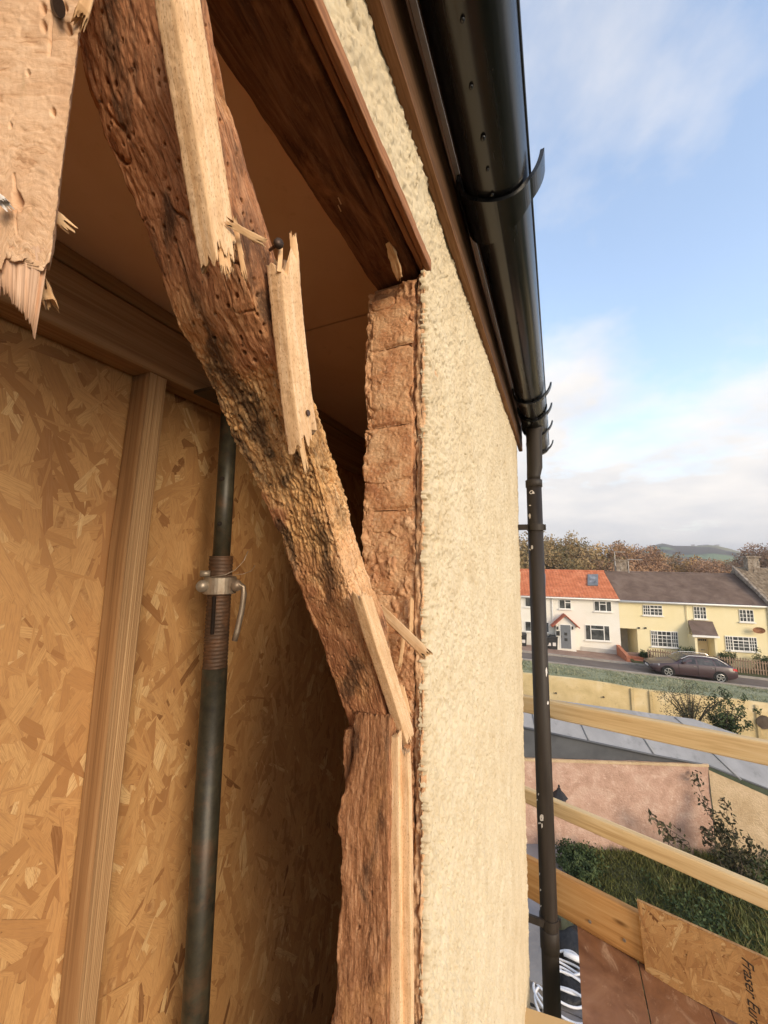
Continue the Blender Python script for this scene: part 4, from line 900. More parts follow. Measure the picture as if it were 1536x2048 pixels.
# printed lettering, reading down the board
fc = bpy.data.curves.new('lettering', 'FONT'); fc.body = 'Fraser Euro'; fc.size = 0.052; fc.shear = 0.35; fc.resolution_u = 3; fc.space_character = 0.95; fc.offset = 0.0004
fo = bpy.data.objects.new('lettering', fc); COL.objects.link(fo)
dg = bpy.context.evaluated_depsgraph_get(); me = bpy.data.meshes.new_from_object(fo.evaluated_get(dg)); COL.objects.unlink(fo); bpy.data.objects.remove(fo)
tv = np.array([v.co for v in me.vertices]); tf = [list(p.vertices) for p in me.polygons]
nn = np.cross(du, dv)
t0 = onV(1483, 1905) - RN * 0.013; t1 = onV(1501, 2040) - RN * 0.013
td = t1 - t0; td = td - nn * (td @ nn); tl = np.linalg.norm(td); td /= tl; tu = np.cross(nn, td)
scl = tl * 1.06 / tv[:, 0].max()
W_ = t0 + (tv[:, :1] * scl) * td + (tv[:, 1:2] * scl * 0.92) * tu; W_ = W_ - np.outer((W_ - pA) @ nn, nn) + nn * 0.0022
tag(mesh_obj('lettering', W_, tf, rough_mat('black_print', [(0.35, (0.02, 0.016, 0.014)), (0.7, (0.07, 0.05, 0.035))], 120), sb), 'black printed letters reading Fraser Euro')

# ================================================================== materials of the surroundings
M_PINK = rough_mat('pink_rough_render', [(0.3, (0.38, 0.235, 0.17)), (0.5, (0.49, 0.315, 0.235)), (0.7, (0.58, 0.41, 0.32))], 3.5, bump=(26, 0.8, 0.03), speck=(14, (0.66, 0.50, 0.40), 0.56, 0.78))
M_CREAMW = rough_mat('cream_garden_wall', [(0.3, (0.46, 0.33, 0.19)), (0.7, (0.62, 0.47, 0.30))], 3.5, bump=(30, 0.8, 0.03), speck=(9, (0.36, 0.25, 0.15), 0.6, 0.8))
M_YELW = rough_mat('yellow_retaining_wall', [(0.3, (0.48, 0.355, 0.16)), (0.5, (0.60, 0.45, 0.22)), (0.7, (0.68, 0.54, 0.31))], 0.9, bump=(9, 0.6, 0.05), speck=(3.0, (0.34, 0.25, 0.13), 0.62, 0.8))
M_LEAD = rough_mat('grey_sheet_roof', [(0.3, (0.20, 0.205, 0.215)), (0.7, (0.28, 0.285, 0.30))], 1.6, rough=0.7, spec=0.2, speck=(5, (0.14, 0.145, 0.15), 0.56, 0.8), bump=(3, 0.3, 0.03))
M_LEADDK = rough_mat('grey_roof_edge', [(0.3, (0.075, 0.078, 0.085)), (0.7, (0.11, 0.114, 0.122))], 3, rough=0.5)
M_SOIL = rough_mat('garden_soil_and_grass', [(0.3, (0.045, 0.042, 0.018)), (0.5, (0.07, 0.075, 0.028)), (0.7, (0.10, 0.095, 0.042))], 2.2, bump=(20, 0.6, 0.05))
M_VERGE = rough_mat('pale_dewy_grass', [(0.3, (0.19, 0.20, 0.10)), (0.5, (0.27, 0.28, 0.17)), (0.7, (0.36, 0.36, 0.25))], 0.8, bump=(12, 0.6, 0.06), stretch=(0.5, 1, 1))
M_FIELD = rough_mat('valley_fields', [(0.35, (0.075, 0.10, 0.04)), (0.5, (0.12, 0.14, 0.06)), (0.65, (0.15, 0.135, 0.07))], 0.02, bump=(2, 0.4, 0.4))
M_ROAD = rough_mat('worn_tarmac', [(0.3, (0.13, 0.105, 0.088)), (0.7, (0.19, 0.155, 0.13))], 0.9, bump=(60, 0.3, 0.01))
M_PAVE = rough_mat('reddish_brick_paving', [(0.3, (0.24, 0.155, 0.115)), (0.7, (0.34, 0.235, 0.18))], 1.5, bump=(25, 0.4, 0.02))
M_KERB = rough_mat('kerb_stone', [(0.3, (0.27, 0.24, 0.21)), (0.7, (0.38, 0.345, 0.30))], 2)
M_SLAB = rough_mat('grey_lilac_slab', [(0.3, (0.20, 0.185, 0.185)), (0.7, (0.30, 0.28, 0.275))], 1.6, bump=(20, 0.4, 0.02))
M_WHITEW = rough_mat('white_painted_wall', [(0.3, (0.74, 0.70, 0.60)), (0.7, (0.80, 0.77, 0.69))], 0.6, bump=(14, 0.3, 0.02))
M_YELH = rough_mat('pale_yellow_painted_wall', [(0.3, (0.77, 0.665, 0.39)), (0.7, (0.81, 0.715, 0.455))], 0.6, bump=(14, 0.3, 0.02))
M_PLINTH = rough_mat('grey_plinth', [(0.3, (0.46, 0.43, 0.38)), (0.7, (0.56, 0.53, 0.47))], 1.5)
M_UPVC = rough_mat('white_window_frame', [(0.3, (0.76, 0.74, 0.68)), (0.7, (0.82, 0.80, 0.75))], 3, rough=0.4)
def mat_glass(name, c=(0.05, 0.052, 0.05)):
    t = NT(name); v = t.coord('World'); k = t.ramp(t.noise(v, 2.5, 4), [(0.35, tuple(q * 0.6 for q in c)), (0.65, tuple(q * 2.2 for q in c))])
    return t.done(k, 0.12, 0.5)
M_PANE = mat_glass('window_glass'); M_SKYLT = mat_glass('skylight_glass', (0.13, 0.13, 0.135)); M_CARGL = mat_glass('car_glass', (0.035, 0.034, 0.033))
M_REDTILE = rough_mat('orange_red_pantile', [(0.3, (0.36, 0.115, 0.055)), (0.5, (0.49, 0.165, 0.08)), (0.7, (0.58, 0.24, 0.13))], 1.4, bump=(40, 0.3, 0.02), speck=(5.5, (0.30, 0.095, 0.05), 0.52, 0.72))
M_BRNTILE = rough_mat('brown_slate_tile', [(0.3, (0.10, 0.070, 0.056)), (0.5, (0.14, 0.10, 0.082)), (0.7, (0.18, 0.135, 0.112))], 1.2, bump=(20, 0.4, 0.02), speck=(2.0, (0.17, 0.12, 0.09), 0.62, 0.85))
M_OLDTILE = rough_mat('mossy_old_tile', [(0.3, (0.11, 0.085, 0.06)), (0.5, (0.20, 0.155, 0.11)), (0.7, (0.33, 0.27, 0.20))], 3.0, bump=(15, 0.6, 0.04))
M_STONE = rough_mat('weathered_chimney_stone', [(0.3, (0.15, 0.115, 0.085)), (0.5, (0.27, 0.215, 0.16)), (0.7, (0.43, 0.37, 0.30))], 3.5, bump=(14, 0.9, 0.06))
M_REDBRK = rough_mat('red_garden_brick', [(0.3, (0.36, 0.13, 0.07)), (0.7, (0.50, 0.21, 0.12))], 6)
M_DOORG = rough_mat('blue_grey_door', [(0.3, (0.14, 0.15, 0.16)), (0.7, (0.18, 0.19, 0.20))], 4, rough=0.5)
M_DOORC = rough_mat('cream_door', [(0.3, (0.70, 0.56, 0.33)), (0.7, (0.75, 0.61, 0.38))], 4, rough=0.5)
M_BLACKP = rough_mat('black_bin_plastic', [(0.3, (0.025, 0.025, 0.025)), (0.7, (0.045, 0.043, 0.04))], 5, rough=0.5)
M_FENCE = rough_mat('weathered_fence_wood', [(0.3, (0.20, 0.135, 0.085)), (0.7, (0.34, 0.25, 0.17))], 3)
M_RUST = rough_mat('rusty_dish', [(0.3, (0.22, 0.095, 0.045)), (0.7, (0.34, 0.17, 0.085))], 4)
M_ALU = rough_mat('aerial_metal', [(0.3, (0.45, 0.42, 0.38)), (0.7, (0.6, 0.56, 0.5))], 3, rough=0.4)
M_CAR = NT('purple_brown_car_paint').done((0.060, 0.034, 0.037), 0.34, 0.5); M_CAR.node_tree.nodes['Principled BSDF'].inputs['Coat Weight'].default_value = 0.25
M_TYRE = rough_mat('tyre_rubber', [(0.3, (0.012, 0.012, 0.012)), (0.7, (0.025, 0.024, 0.023))], 9)
M_RIM = NT('alloy_rim').done((0.55, 0.54, 0.52), 0.3, 0.5, None, 0.8)
M_CHROME = NT('bright_trim').done((0.62, 0.6, 0.57), 0.25, 0.5, None, 0.8)
M_TAIL = NT('red_lamp').done((0.5, 0.03, 0.03), 0.25, 0.5)
M_LAMPW = NT('clear_lamp').done((0.55, 0.55, 0.55), 0.15, 0.5)
M_BLACKM = rough_mat('black_lantern_metal', [(0.3, (0.016, 0.015, 0.016)), (0.7, (0.035, 0.033, 0.034))], 40, rough=0.45)
M_FROST = rough_mat('pale_lantern_glass', [(0.3, (0.48, 0.41, 0.31)), (0.7, (0.58, 0.51, 0.41))], 30, rough=0.3)
M_BARK = rough_mat('grey_brown_bark', [(0.3, (0.07, 0.05, 0.034)), (0.7, (0.14, 0.105, 0.075))], 3)
def leaf_mat(name, c0, c1, c2):
    t = NT(name); f = t.attr('tone')['Fac']; c = t.ramp(f, [(0.0, c0), (0.5, c1), (1.0, c2)])
    t.b.inputs['Subsurface Weight'].default_value = 0.0
    return t.done(c, 0.75, 0.2)
M_LEAF_AUT = leaf_mat('hazed_brown_leaf', (0.135, 0.096, 0.043), (0.334, 0.209, 0.082), (0.543, 0.342, 0.134))  # here and the next two: haze over the trees put into leaf colour
M_LEAF_OLV = leaf_mat('hazed_olive_leaf', (0.117, 0.100, 0.046), (0.260, 0.193, 0.088), (0.416, 0.270, 0.134))
M_LEAF_RUS = leaf_mat('hazed_russet_leaf', (0.152, 0.091, 0.054), (0.328, 0.187, 0.103), (0.468, 0.285, 0.158))
M_LEAF_GRN = leaf_mat('green_leaf', (0.022, 0.036, 0.014), (0.05, 0.075, 0.026), (0.09, 0.115, 0.045))
M_LEAF_DRY = leaf_mat('dull_climber_leaf', (0.03, 0.034, 0.016), (0.075, 0.07, 0.035), (0.14, 0.11, 0.065))
M_GRASS = leaf_mat('rough_grass', (0.069, 0.073, 0.022), (0.167, 0.170, 0.049), (0.370, 0.285, 0.117))
M_WHITECABLE = NT('white_cable').done((0.66, 0.65, 0.65), 0.4, 0.4)
M_SACK = rough_mat('black_rubble_sack', [(0.3, (0.012, 0.012, 0.013)), (0.7, (0.03, 0.03, 0.032))], 8, rough=0.35, bump=(12, 0.6, 0.04))
M_SHEET = rough_mat('pale_grey_sheet', [(0.3, (0.17, 0.155, 0.145)), (0.7, (0.24, 0.22, 0.20))], 2.5, rough=0.5, bump=(6, 0.4, 0.05))

# ================================================================== ground
ZG = -5.8
PA, PBp = P(1040, 1290, 32.0), P(1536, 1345, 27.5)
SE = (PBp - PA)[:2]; SE /= np.linalg.norm(SE); SN = np.array([SE[1], -SE[0]])      # along the house row; towards the viewer
def W(s, t, z): return np.array([PA[0] + SE[0] * s + SN[0] * t, PA[1] + SE[1] * s + SN[1] * t, z])
def FR(v): return W(v[0], v[1], v[2])
def on_t(x, y, t=0.0):
    d = ray(x, y); k = (t + PA[:2] @ SN) / (d[:2] @ SN); p = d * k; q_ = p[:2] - PA[:2]; return np.array([q_ @ SE, t, p[2]])
def zg(s): return PA[2] - 0.0436 * np.clip(s, -30, 40)
def strip(name, t0, t1, s0, s1, dz, mat, ns=40, nt=6, amp=0.0, kind='structure'):
    S, T = np.meshgrid(np.linspace(s0, s1, ns), np.linspace(t0, t1, nt), indexing='ij')
    Zs = zg(S) + dz
    if amp: Zs = Zs + amp * fbm(np.stack([S.ravel() * .7, T.ravel() * .7, S.ravel() * 0], 1), 3, 5).reshape(S.shape)
    V = np.stack([PA[0] + SE[0] * S + SN[0] * T, PA[1] + SE[1] * S + SN[1] * T, Zs], -1).reshape(-1, 3)
    o = mesh_obj(name, V, grid_faces(ns, nt), mat, None, True); tag(o, kind=kind); return o
TW = 9.2
# far ground: terrace of the street, then a valley that runs on to the horizon
tt = np.concatenate([np.linspace(TW, -14, 24), -14 - np.geomspace(2, 3500, 50)]); ss = np.concatenate([-np.geomspace(1500, 22, 24), np.linspace(-20, 60, 41), np.geomspace(62, 2500, 26)])
S, T = np.meshgrid(ss, tt, indexing='ij')
Zf = zg(S) - 0.012 + np.where(T < -14, -5.5 * sstep(14, 70, -T) , 0)
V = np.stack([PA[0] + SE[0] * S + SN[0] * T, PA[1] + SE[1] * S + SN[1] * T, Zf], -1).reshape(-1, 3)
tag(mesh_obj('ground', V, grid_faces(len(ss), len(tt)), M_FIELD, None, True), kind='structure')
# lower garden on our side of the retaining wall
xs, ys = np.linspace(-30, 40, 71), np.linspace(-30, 36, 90)
X, Yg = np.meshgrid(xs, ys, indexing='ij')
tl_ = (X - PA[0]) * SN[0] + (Yg - PA[1]) * SN[1]
Zl = ZG - 3.1 * sstep(21, 11, tl_) + 0.03 * fbm(np.stack([X.ravel() * .8, Yg.ravel() * .8, X.ravel() * 0], 1), 3, 8).reshape(X.shape)
keep = tl_.ravel() > TW - 0.4
V = np.stack([X, Yg, Zl], -1).reshape(-1, 3); F = grid_faces(71, 90); F = F[keep[F].all(1)]
tag(mesh_obj('garden', V, F, M_SOIL, None, True), kind='structure')
strip('road', 5.15, 2.75, -26, 60, 0.0, M_ROAD)
strip('pavement', 2.55, 0.02, -26, 7.5, 0.10, M_PAVE)
strip('front_garden', 2.55, 0.02, 7.6, 60, 0.08, M_SOIL, amp=0.05)
strip('grass_verge', TW, 5.4, -26, 60, 0.03, M_VERGE, ns=160, nt=24, amp=0.06)
for t, dz in ((2.55, 0.12), (5.15, 0.10)):
    m = MB(FR); n = 34
    for i in range(n):
        s0 = -18 + i * 1.6; m.hexa([(s0, t, zg(s0) - .1), (s0 + 1.58, t, zg(s0 + 1.58) - .1), (s0 + 1.58, t + .16, zg(s0 + 1.58) - .1), (s0, t + .16, zg(s0) - .1), (s0, t, zg(s0) + dz), (s0 + 1.58, t, zg(s0 + 1.58) + dz), (s0 + 1.58, t + .16, zg(s0 + 1.58) + dz), (s0, t + .16, zg(s0) + dz)])
    tag(m.obj('kerb', M_KERB), kind='structure')
# hills
def hills():
    px = np.array([300, 700, 980, 1050, 1120, 1200, 1270, 1300, 1330, 1350, 1390, 1430, 1460, 1490, 1536, 1600, 1900, 2600]); py = np.array([1105, 1110, 1112, 1112, 1112, 1112, 1106, 1096, 1088, 1092, 1092, 1090, 1096, 1104, 1106, 1100, 1096, 1100])
    na, nr = 220, 60; az = np.linspace(-0.9, 1.15, na); az0 = []
    dirs = [ray(x, 1133) for x in px]; pa = np.array([math.atan2(d[0], d[1]) for d in dirs]); el = np.array([(ray(x, y)[2] / math.hypot(*ray(x, y)[:2])) for x, y in zip(px, py)])
    r = np.geomspace(330, 2600, nr); V = []; H = np.interp(az, pa, el) * 950
    for i, a in enumerate(az):
        for k, rr in enumerate(r):
            f = float(sstep(380, 950, rr)); z = -12 + (H[i] + 12) * f + (rr - 950) * 0.004 * (rr > 950)
            V.append((math.sin(a) * rr, math.cos(a) * rr, z))
    V = np.array(V); V[:, 2] += 5.0 * fbm(V * np.array([.008, .008, 0]), 3, 77) * sstep(-12, 10, V[:, 2])
    t = NT('hill_fields'); v = t.coord('World', (1, 0.6, 1))
    vo = t.n('ShaderNodeTexVoronoi', {'Vector': v, 'Scale': 0.009}).outputs
    c = t.ramp(vo['Color'], [(0.3, (0.16, 0.21, 0.085)), (0.5, (0.21, 0.25, 0.11)), (0.75, (0.23, 0.20, 0.11))])
    ve = t.n('ShaderNodeTexVoronoi', {'Vector': v, 'Scale': 0.009}, feature='DISTANCE_TO_EDGE').outputs['Distance']
    c = t.mix(t.ramp(ve, [(0.04, 1.0), (0.09, 0.0)]), c, (0.05, 0.042, 0.025))
    c = t.mix(t.ramp(t.noise(v, 0.011, 5, 0.6), [(0.50, 0.0), (0.56, 1.0)]), c, (0.085, 0.06, 0.036))
    tag(mesh_obj('hills', V, grid_faces(na, nr), t.done(c, 0.95, 0.1, t.bump(t.noise(v, 0.25, 5), 0.8, 3.0)), None, True, base=(0, 900, -12)), kind='structure')
hills()

# ================================================================== foliage helpers
def leaf_cloud(centres, n, spread, size, r, up=0.0):
    """n leaves round each centre -> V, F, tone"""
    c = np.repeat(np.asarray(centres, float), n, 0); N_ = len(c)
    d = r.normal(size=(N_, 3)); d /= np.linalg.norm(d, axis=1, keepdims=True); c = c + d * (np.asarray(spread) * r.random((N_, 1)) ** 0.5)
    a = r.normal(size=(N_, 3)); a[:, 2] += up; a /= np.linalg.norm(a, axis=1, keepdims=True); b_ = np.cross(a, r.normal(size=(N_, 3))); b_ /= np.linalg.norm(b_, axis=1, keepdims=True)
    s = (size * r.uniform(.6, 1.3, N_))[:, None]
    V = np.stack([c - a * s, c + b_ * s * .45, c + a * s, c - b_ * s * .45], 1).reshape(-1, 3)
    F = np.arange(N_ * 4).reshape(-1, 4)
    return V, F
def tree_mesh(seed, h, rad, mats, n_cl=90, n_leaf=46, leaf=0.22, bare=0.0):
    """returns trunk and crown meshes in local space, base at the origin"""
    r = np.random.default_rng(seed); m = MB(); hb_ = h * 0.28; cen = []
    m.tube([(0, 0, -0.6), (0.05 * h * .1, 0, hb_ * .5), (0, .03 * h * .2, hb_), (.04 * h * .3, 0, h * .62)], [h * .030, h * .023, h * .018, h * .005], 7)
    for i in range(11):
        a = r.uniform(0, 6.28); z0 = r.uniform(hb_ * .8, h * .6); L_ = rad * r.uniform(.6, .95); tip = np.array([math.cos(a) * L_, math.sin(a) * L_, z0 + r.uniform(.1, .36) * h])
        m.tube([(0, 0, z0), tip * np.array([.5, .5, 0]) + np.array([0, 0, z0 + (tip[2] - z0) * .35]), tip], [h * .010, h * .006, h * .002], 5); cen.append(tip)
    lobes = [np.array([r.uniform(-.45, .45) * rad, r.uniform(-.45, .45) * rad, h * r.uniform(.45, .82)]) for _ in range(9)]
    for i in range(n_cl):
        lo = lobes[i % 9]; d = r.normal(size=3); d /= np.linalg.norm(d); cen.append(lo + d * rad * np.array([.52, .52, .42]) * r.uniform(.55, 1.0))
    cen = np.array(cen); cen[:, 2] = np.clip(cen[:, 2], h * .2, h)
    V, F = leaf_cloud(cen, n_leaf, rad * .21, leaf, r)
    tone = np.repeat(np.clip(np.repeat(r.normal(.55, .20, len(cen)), n_leaf) + r.normal(0, .08, len(cen) * n_leaf), 0, 1), 4)
    global TREE_TOP; TREE_TOP = float(np.percentile(V[:, 2], 99.3))
    tr = mesh_obj('trunk', m.V, m.F, M_BARK, None, True, local=True); cr = mesh_obj('crown', V, F, mats, None, False, local=True, attrs={'tone': tone})
    md = (tr.data, cr.data); bpy.data.objects.remove(tr); bpy.data.objects.remove(cr); return md
def plant_tree(name, md, loc, sc, rz, label, cat='tree', group=None, names=('trunk', 'crown')):
    e_ = empty(name, loc, label, cat, group, rz); e_.scale = sc if hasattr(sc, '__len__') else (sc, sc, sc)
    for nm, d in zip(names, md):
        o = bpy.data.objects.new(nm, d); COL.objects.link(o); o.parent = e_
    return e_
TOPS = []
def tm(*a_):
    md = tree_mesh(*a_); TOPS.append(TREE_TOP); return md
TR = [tm(11, 12, 5.2, M_LEAF_OLV, 130, 110, .17), tm(12, 11, 4.6, M_LEAF_AUT, 120, 110, .17), tm(13, 12, 5.6, M_LEAF_RUS, 130, 100, .17), tm(14, 9, 4.6, M_LEAF_OLV, 120, 100, .17), tm(15, 10, 4.0, M_LEAF_AUT, 60, 40, .19)]
# (px of crown middle, py of crown top, depth, kind, label)
trees = [
    (1010, 1085, 62, 0, 'olive green tree beside the house corner, left of the downpipe'),
    (1048, 1078, 66, 0, 'olive tree showing between the wall corner and the downpipe'),
    (1092, 1086, 70, 4, 'thin tree with sparse crown just right of the downpipe'),
    (1122, 1094, 72, 1, 'low brown tree between the sparse tree and the big rounded tree'),
    (1170, 1078, 66, 0, 'big rounded olive brown tree above the red tiled roof'),
    (1212, 1093, 74, 1, 'brown tree right behind the big rounded tree'),
    (1248, 1092, 70, 2, 'russet tree above the chimney with the aerials'),
    (1272, 1098, 82, 2, 'dull russet tree right of the chimney with the aerials'),
    (1306, 1112, 88, 3, 'greenish tree over the brown roof near the aerial mast'),
    (1335, 1114, 84, 1, 'golden brown tree behind the middle of the brown roof'),
    (1372, 1119, 92, 2, 'russet tree behind the brown roof, right of the golden one'),
    (1405, 1123, 74, 2, 'low dark russet tree just above the brown roof ridge'),
    (1440, 1128, 98, 3, 'small green tree by the field above the brown roof'),
    (1482, 1121, 110, 1, 'brown tree left of the stone chimney'),
    (1530, 1088, 90, 2, 'tall russet tree at the picture edge behind the stone chimney'),
    (1575, 1084, 88, 1, 'brown tree beyond the stone chimney at the far end of the row'),
    (1140, 1118, 58, 3, 'low green bushy tree close behind the red roof ridge'),
    (1218, 1120, 60, 2, 'low russet tree close behind the red roof near its chimney')]
for i, (px, py, dz, k, lab) in enumerate(trees):
    top = P(px, py, dz); hgt_ = TOPS[k]; zb = -12.0; s = (top[2] - zb) / hgt_
    plant_tree('tree', TR[k], (top[0], top[1], zb), (s * 0.95, s * 0.95, s), i * 1.3, lab, 'tree', 'trees behind the houses')
# far woodland on the valley floor: one mass
r = np.random.default_rng(21); cen = []
for i in range(900):
    a = r.uniform(-0.62, 0.55); rr = r.uniform(130, 420); cen.append((math.sin(a) * rr, math.cos(a) * rr, -12 + r.uniform(0, 6.0)))
cen = np.array(cen); V, F = leaf_cloud(cen, 34, 3.2, 0.7, r); tone = np.repeat(np.clip(np.repeat(r.normal(.5, .25, len(cen)), 34) + r.normal(0, .12, len(V) // 4), 0, 1), 4)
tag(mesh_obj('woodland', V, F, M_LEAF_RUS, None, False, attrs={'tone': tone}), 'far brown autumn woodland below the hill', 'woodland', kind='stuff')
# pale farm houses on the hill
for i, px in enumerate((1386, 1400, 1412, 1421, 1434)):
    p = P(px, 1093 + (i % 2), 900); d = np.array([p[0], p[1]]) / math.hypot(p[0], p[1]); sd_ = np.array([d[1], -d[0]]); w_ = 3.2 + 1.0 * (i % 3)
    fr = lambda v, p=p, d=d, sd_=sd_: np.array([p[0] + sd_[0] * v[0] + d[0] * v[1], p[1] + sd_[1] * v[0] + d[1] * v[1], p[2] + v[2]])
    e_ = empty('farm_house', p, ['white farm house on the hilltop, first from the wooded end', 'white farm house on the hilltop, second from the wooded end', 'white farm house in the middle of the hilltop row', 'white farm house on the hilltop, second from the open end', 'white farm house on the hilltop, last towards the open field'][i], 'house', 'farm houses on the hill')
    m = MB(fr); m.box(-w_, w_, -4, 4, -4, 2.6); m.obj('wall', M_WHITEW, e_)
    m = MB(fr); m.add([(-w_ - .4, -4.5, 2.4), (w_ + .4, -4.5, 2.4), (w_ + .4, 4.5, 2.4), (-w_ - .4, 4.5, 2.4), (-w_ - .4, 0, 4.4), (w_ + .4, 0, 4.4)], [(0, 1, 5, 4), (2, 3, 4, 5), (0, 4, 3), (1, 2, 5), (0, 3, 2, 1)]); m.obj('roof', M_BRNTILE, e_)

# ================================================================== the two houses across the street
def tile_roof(name, s0, s1, z0, z1, t0, t1, mat, parent, cw=0.24, ch=0.33, wav=0.035, step=0.03, sk=0.0, zslope=0.0):
    """rows and columns of overlapping tiles on the slope that faces the street (one mesh)"""
    nc = int((s1 - s0) / cw); L_ = math.hypot(z1 - z0, t1 - t0); nr = int(L_ / ch); V = []
    us = np.linspace(0, 1, nc * 4 + 1); rows = []
    for r_i in range(nr): rows += [(r_i / nr, 1.0), ((r_i + 0.98) / nr, 0.0)]
    for f, up_ in rows:
        for u in us:
            s = s0 + (s1 - s0) * u; h = step * up_ + wav * abs(math.sin(math.pi * u * nc))
            nz = abs(t1 - t0) / L_; nt = abs(z1 - z0) / L_
            V.append(W(s, t0 + (t1 - t0) * f + h * nt, z0 + (z1 - z0) * f + h * nz + zslope * (s - s0)))
    nrw = len(rows); F = grid_faces(nrw, len(us))
    o = mesh_obj(name, np.array(V), F, mat, parent, False); return o
def window(house, x0, y0, x1, y1, cols, name='window', grid=None, fan=(), sill=True, t=0.0):
    """casement from pixel corners; cols: relative widths; grid: (nx, ny) glazing bars; fan: columns with a top light"""
    a, b_ = on_t(x0, y0, t), on_t(x1, y1, t); zc = (on_t((x0 + x1) / 2, y0, t)[2], on_t((x0 + x1) / 2, y1, t)[2])
    s0, s1, zt, zb = a[0], b_[0], zc[0], zc[1]; fw = 0.055
    m = MB(FR); m.box(s0, s1, t - .02, t + .05, zt - fw, zt); m.box(s0, s1, t - .02, t + .05, zb, zb + fw)
    tot = sum(cols); x = s0; edges = [s0]
    for c in cols: x += (s1 - s0) * c / tot; edges.append(x)
    for e_ in edges: m.box(e_ - fw / 2 if e_ not in (s0,) else e_, e_ + fw / 2 if e_ != edges[-1] else e_ + 0.001, t - .018, t + .052, zb + fw, zt - fw)
    lights = []
    for i in range(len(cols)):
        xa, xb = edges[i] + fw / 2, edges[i + 1] - fw / 2
        if i in fan:
            zm = zt - fw - (zt - zb) * .24; m.box(xa, xb, t - .015, t + .048, zm - fw / 2, zm + fw / 2); lights += [(xa, xb, zm + fw / 2, zt - fw), (xa, xb, zb + fw, zm - fw / 2)]
        else: lights.append((xa, xb, zb + fw, zt - fw))
        if grid:
            nx, ny = grid
            for k in range(1, nx): q_ = xa + (xb - xa) * k / nx; m.box(q_ - .016, q_ + .016, t - .010, t + .035, zb + fw, zt - fw)
            for k in range(1, ny): q_ = zb + fw + (zt - zb - 2 * fw) * k / ny; m.box(xa, xb, t - .008, t + .033, q_ - .016, q_ + .016)
    w_ = m.obj('window', M_UPVC, house)
    for (xa, xb, za, zb2) in lights:
        m = MB(FR); m.box(xa, xb, t - .012, t + .012, za, zb2); m.obj('pane', M_PANE, w_)
    if sill:
        m = MB(FR); m.box(s0 - .08, s1 + .08, t - .02, t + .13, zb - .07, zb - .004); m.obj('sill', M_UPVC, w_)
    return w_
EZ = -2.72; RZ, RT = -0.66, -3.6
SM = 7.50
# white house
wh = empty('terraced_house', W(3.5, -2, zg(3.5)), 'white terraced house with bright red tiled roof across the street', 'house')
m = MB(FR); m.hexa([(-3.5, -7, zg(-3.5) - .3), (SM, -7, zg(SM) - .3), (SM, 0, zg(SM) - .3), (-3.5, 0, zg(-3.5) - .3), (-3.5, -7, EZ), (SM, -7, EZ), (SM, 0, EZ), (-3.5, 0, EZ)]); m.obj('wall', M_WHITEW, wh)
m = MB(FR); m.add([(SM - .01, 0, EZ), (SM - .01, -7, EZ), (SM - .01, RT, RZ - .05), (-3.5, 0, EZ), (-3.5, -7, EZ), (-3.5, RT, RZ - .05)], [(0, 1, 2), (3, 5, 4), (0, 2, 5, 3), (1, 4, 5, 2)]); rf_ = m.obj('roof', M_REDTILE, wh)
tg = tile_roof('roof_tiles', -3.4, SM, EZ - .02, RZ, 0.28, RT, M_REDTILE, rf_); tag(tg, kind='stuff')
m = MB(FR); m.tube([(-3.4, RT, RZ + .03), (SM, RT, RZ + .03)], 0.11, 8); m.obj('ridge', M_REDTILE, rf_)
for (x0, y0, x1, y1) in ((1175, 1151, 1196, 1173), (1080, 1150, 1091, 1174)):
    # skylights lie in the slope
    def on_slope(x, y):
        d = ray(x, y); n_ = np.array([SN[0] * (RZ - EZ), SN[1] * (RZ - EZ), (0.28 - RT)]); p0 = W(0, 0.28, EZ - .02); return d * ((p0 @ n_) / (d @ n_))
    c = [on_slope(x0, y0), on_slope(x1, y0), on_slope(x1, y1), on_slope(x0, y1)]; nrm = np.cross(c[1] - c[0], c[3] - c[0]); nrm /= np.linalg.norm(nrm); nrm = nrm if nrm[2] > 0 else -nrm
    m = MB(); m.prism([p + nrm * .02 for p in c], (0, 0, 0), nrm * .12); sk_ = m.obj('skylight', M_DOORG, rf_)
    cm = sum(c) / 4; ci = [cm + (p - cm) * .70 + nrm * .15 for p in c]; m = MB(); m.prism(ci, (0, 0, 0), nrm * .004); m.obj('pane', M_SKYLT, rf_)
m = MB(FR); m.tube([(-3.4, .32, EZ - .06), (SM, .32, EZ - .06)], 0.06, 8); m.obj('gutter', M_UPVC, wh, True)
m = MB(FR); m.hexa([(4.6, 0.0, zg(4.6) - .1), (SM - .02, 0, zg(SM) - .1), (SM - .02, .035, zg(SM) - .1), (4.6, .035, zg(4.6) - .1), (4.6, 0, zg(4.6) + .42), (SM - .02, 0, zg(SM) + .42), (SM - .02, .035, zg(SM) + .42), (4.6, .035, zg(4.6) + .42)]); m.obj('plinth', M_PLINTH, wh)
window(wh, 1118, 1199, 1142, 1218, (1, 1), fan=(1,)); window(wh, 1188, 1202, 1223, 1223, (1, 1.3, 1), fan=(1,)); window(wh, 1170, 1250, 1220, 1281, (1, 2.4, 1), fan=(1,))
window(wh, 1050, 1243, 1098, 1264, (1, 2, 1)); window(wh, 1050, 1195, 1072, 1214, (1, 1)); 
m = MB(FR); s_ = on_t(1104, 1200)[0]; m.tube([(s_, .09, EZ - .1), (s_, .09, zg(s_) + .1)], 0.04, 8); m.obj('drainpipe', M_UPVC, wh, True)
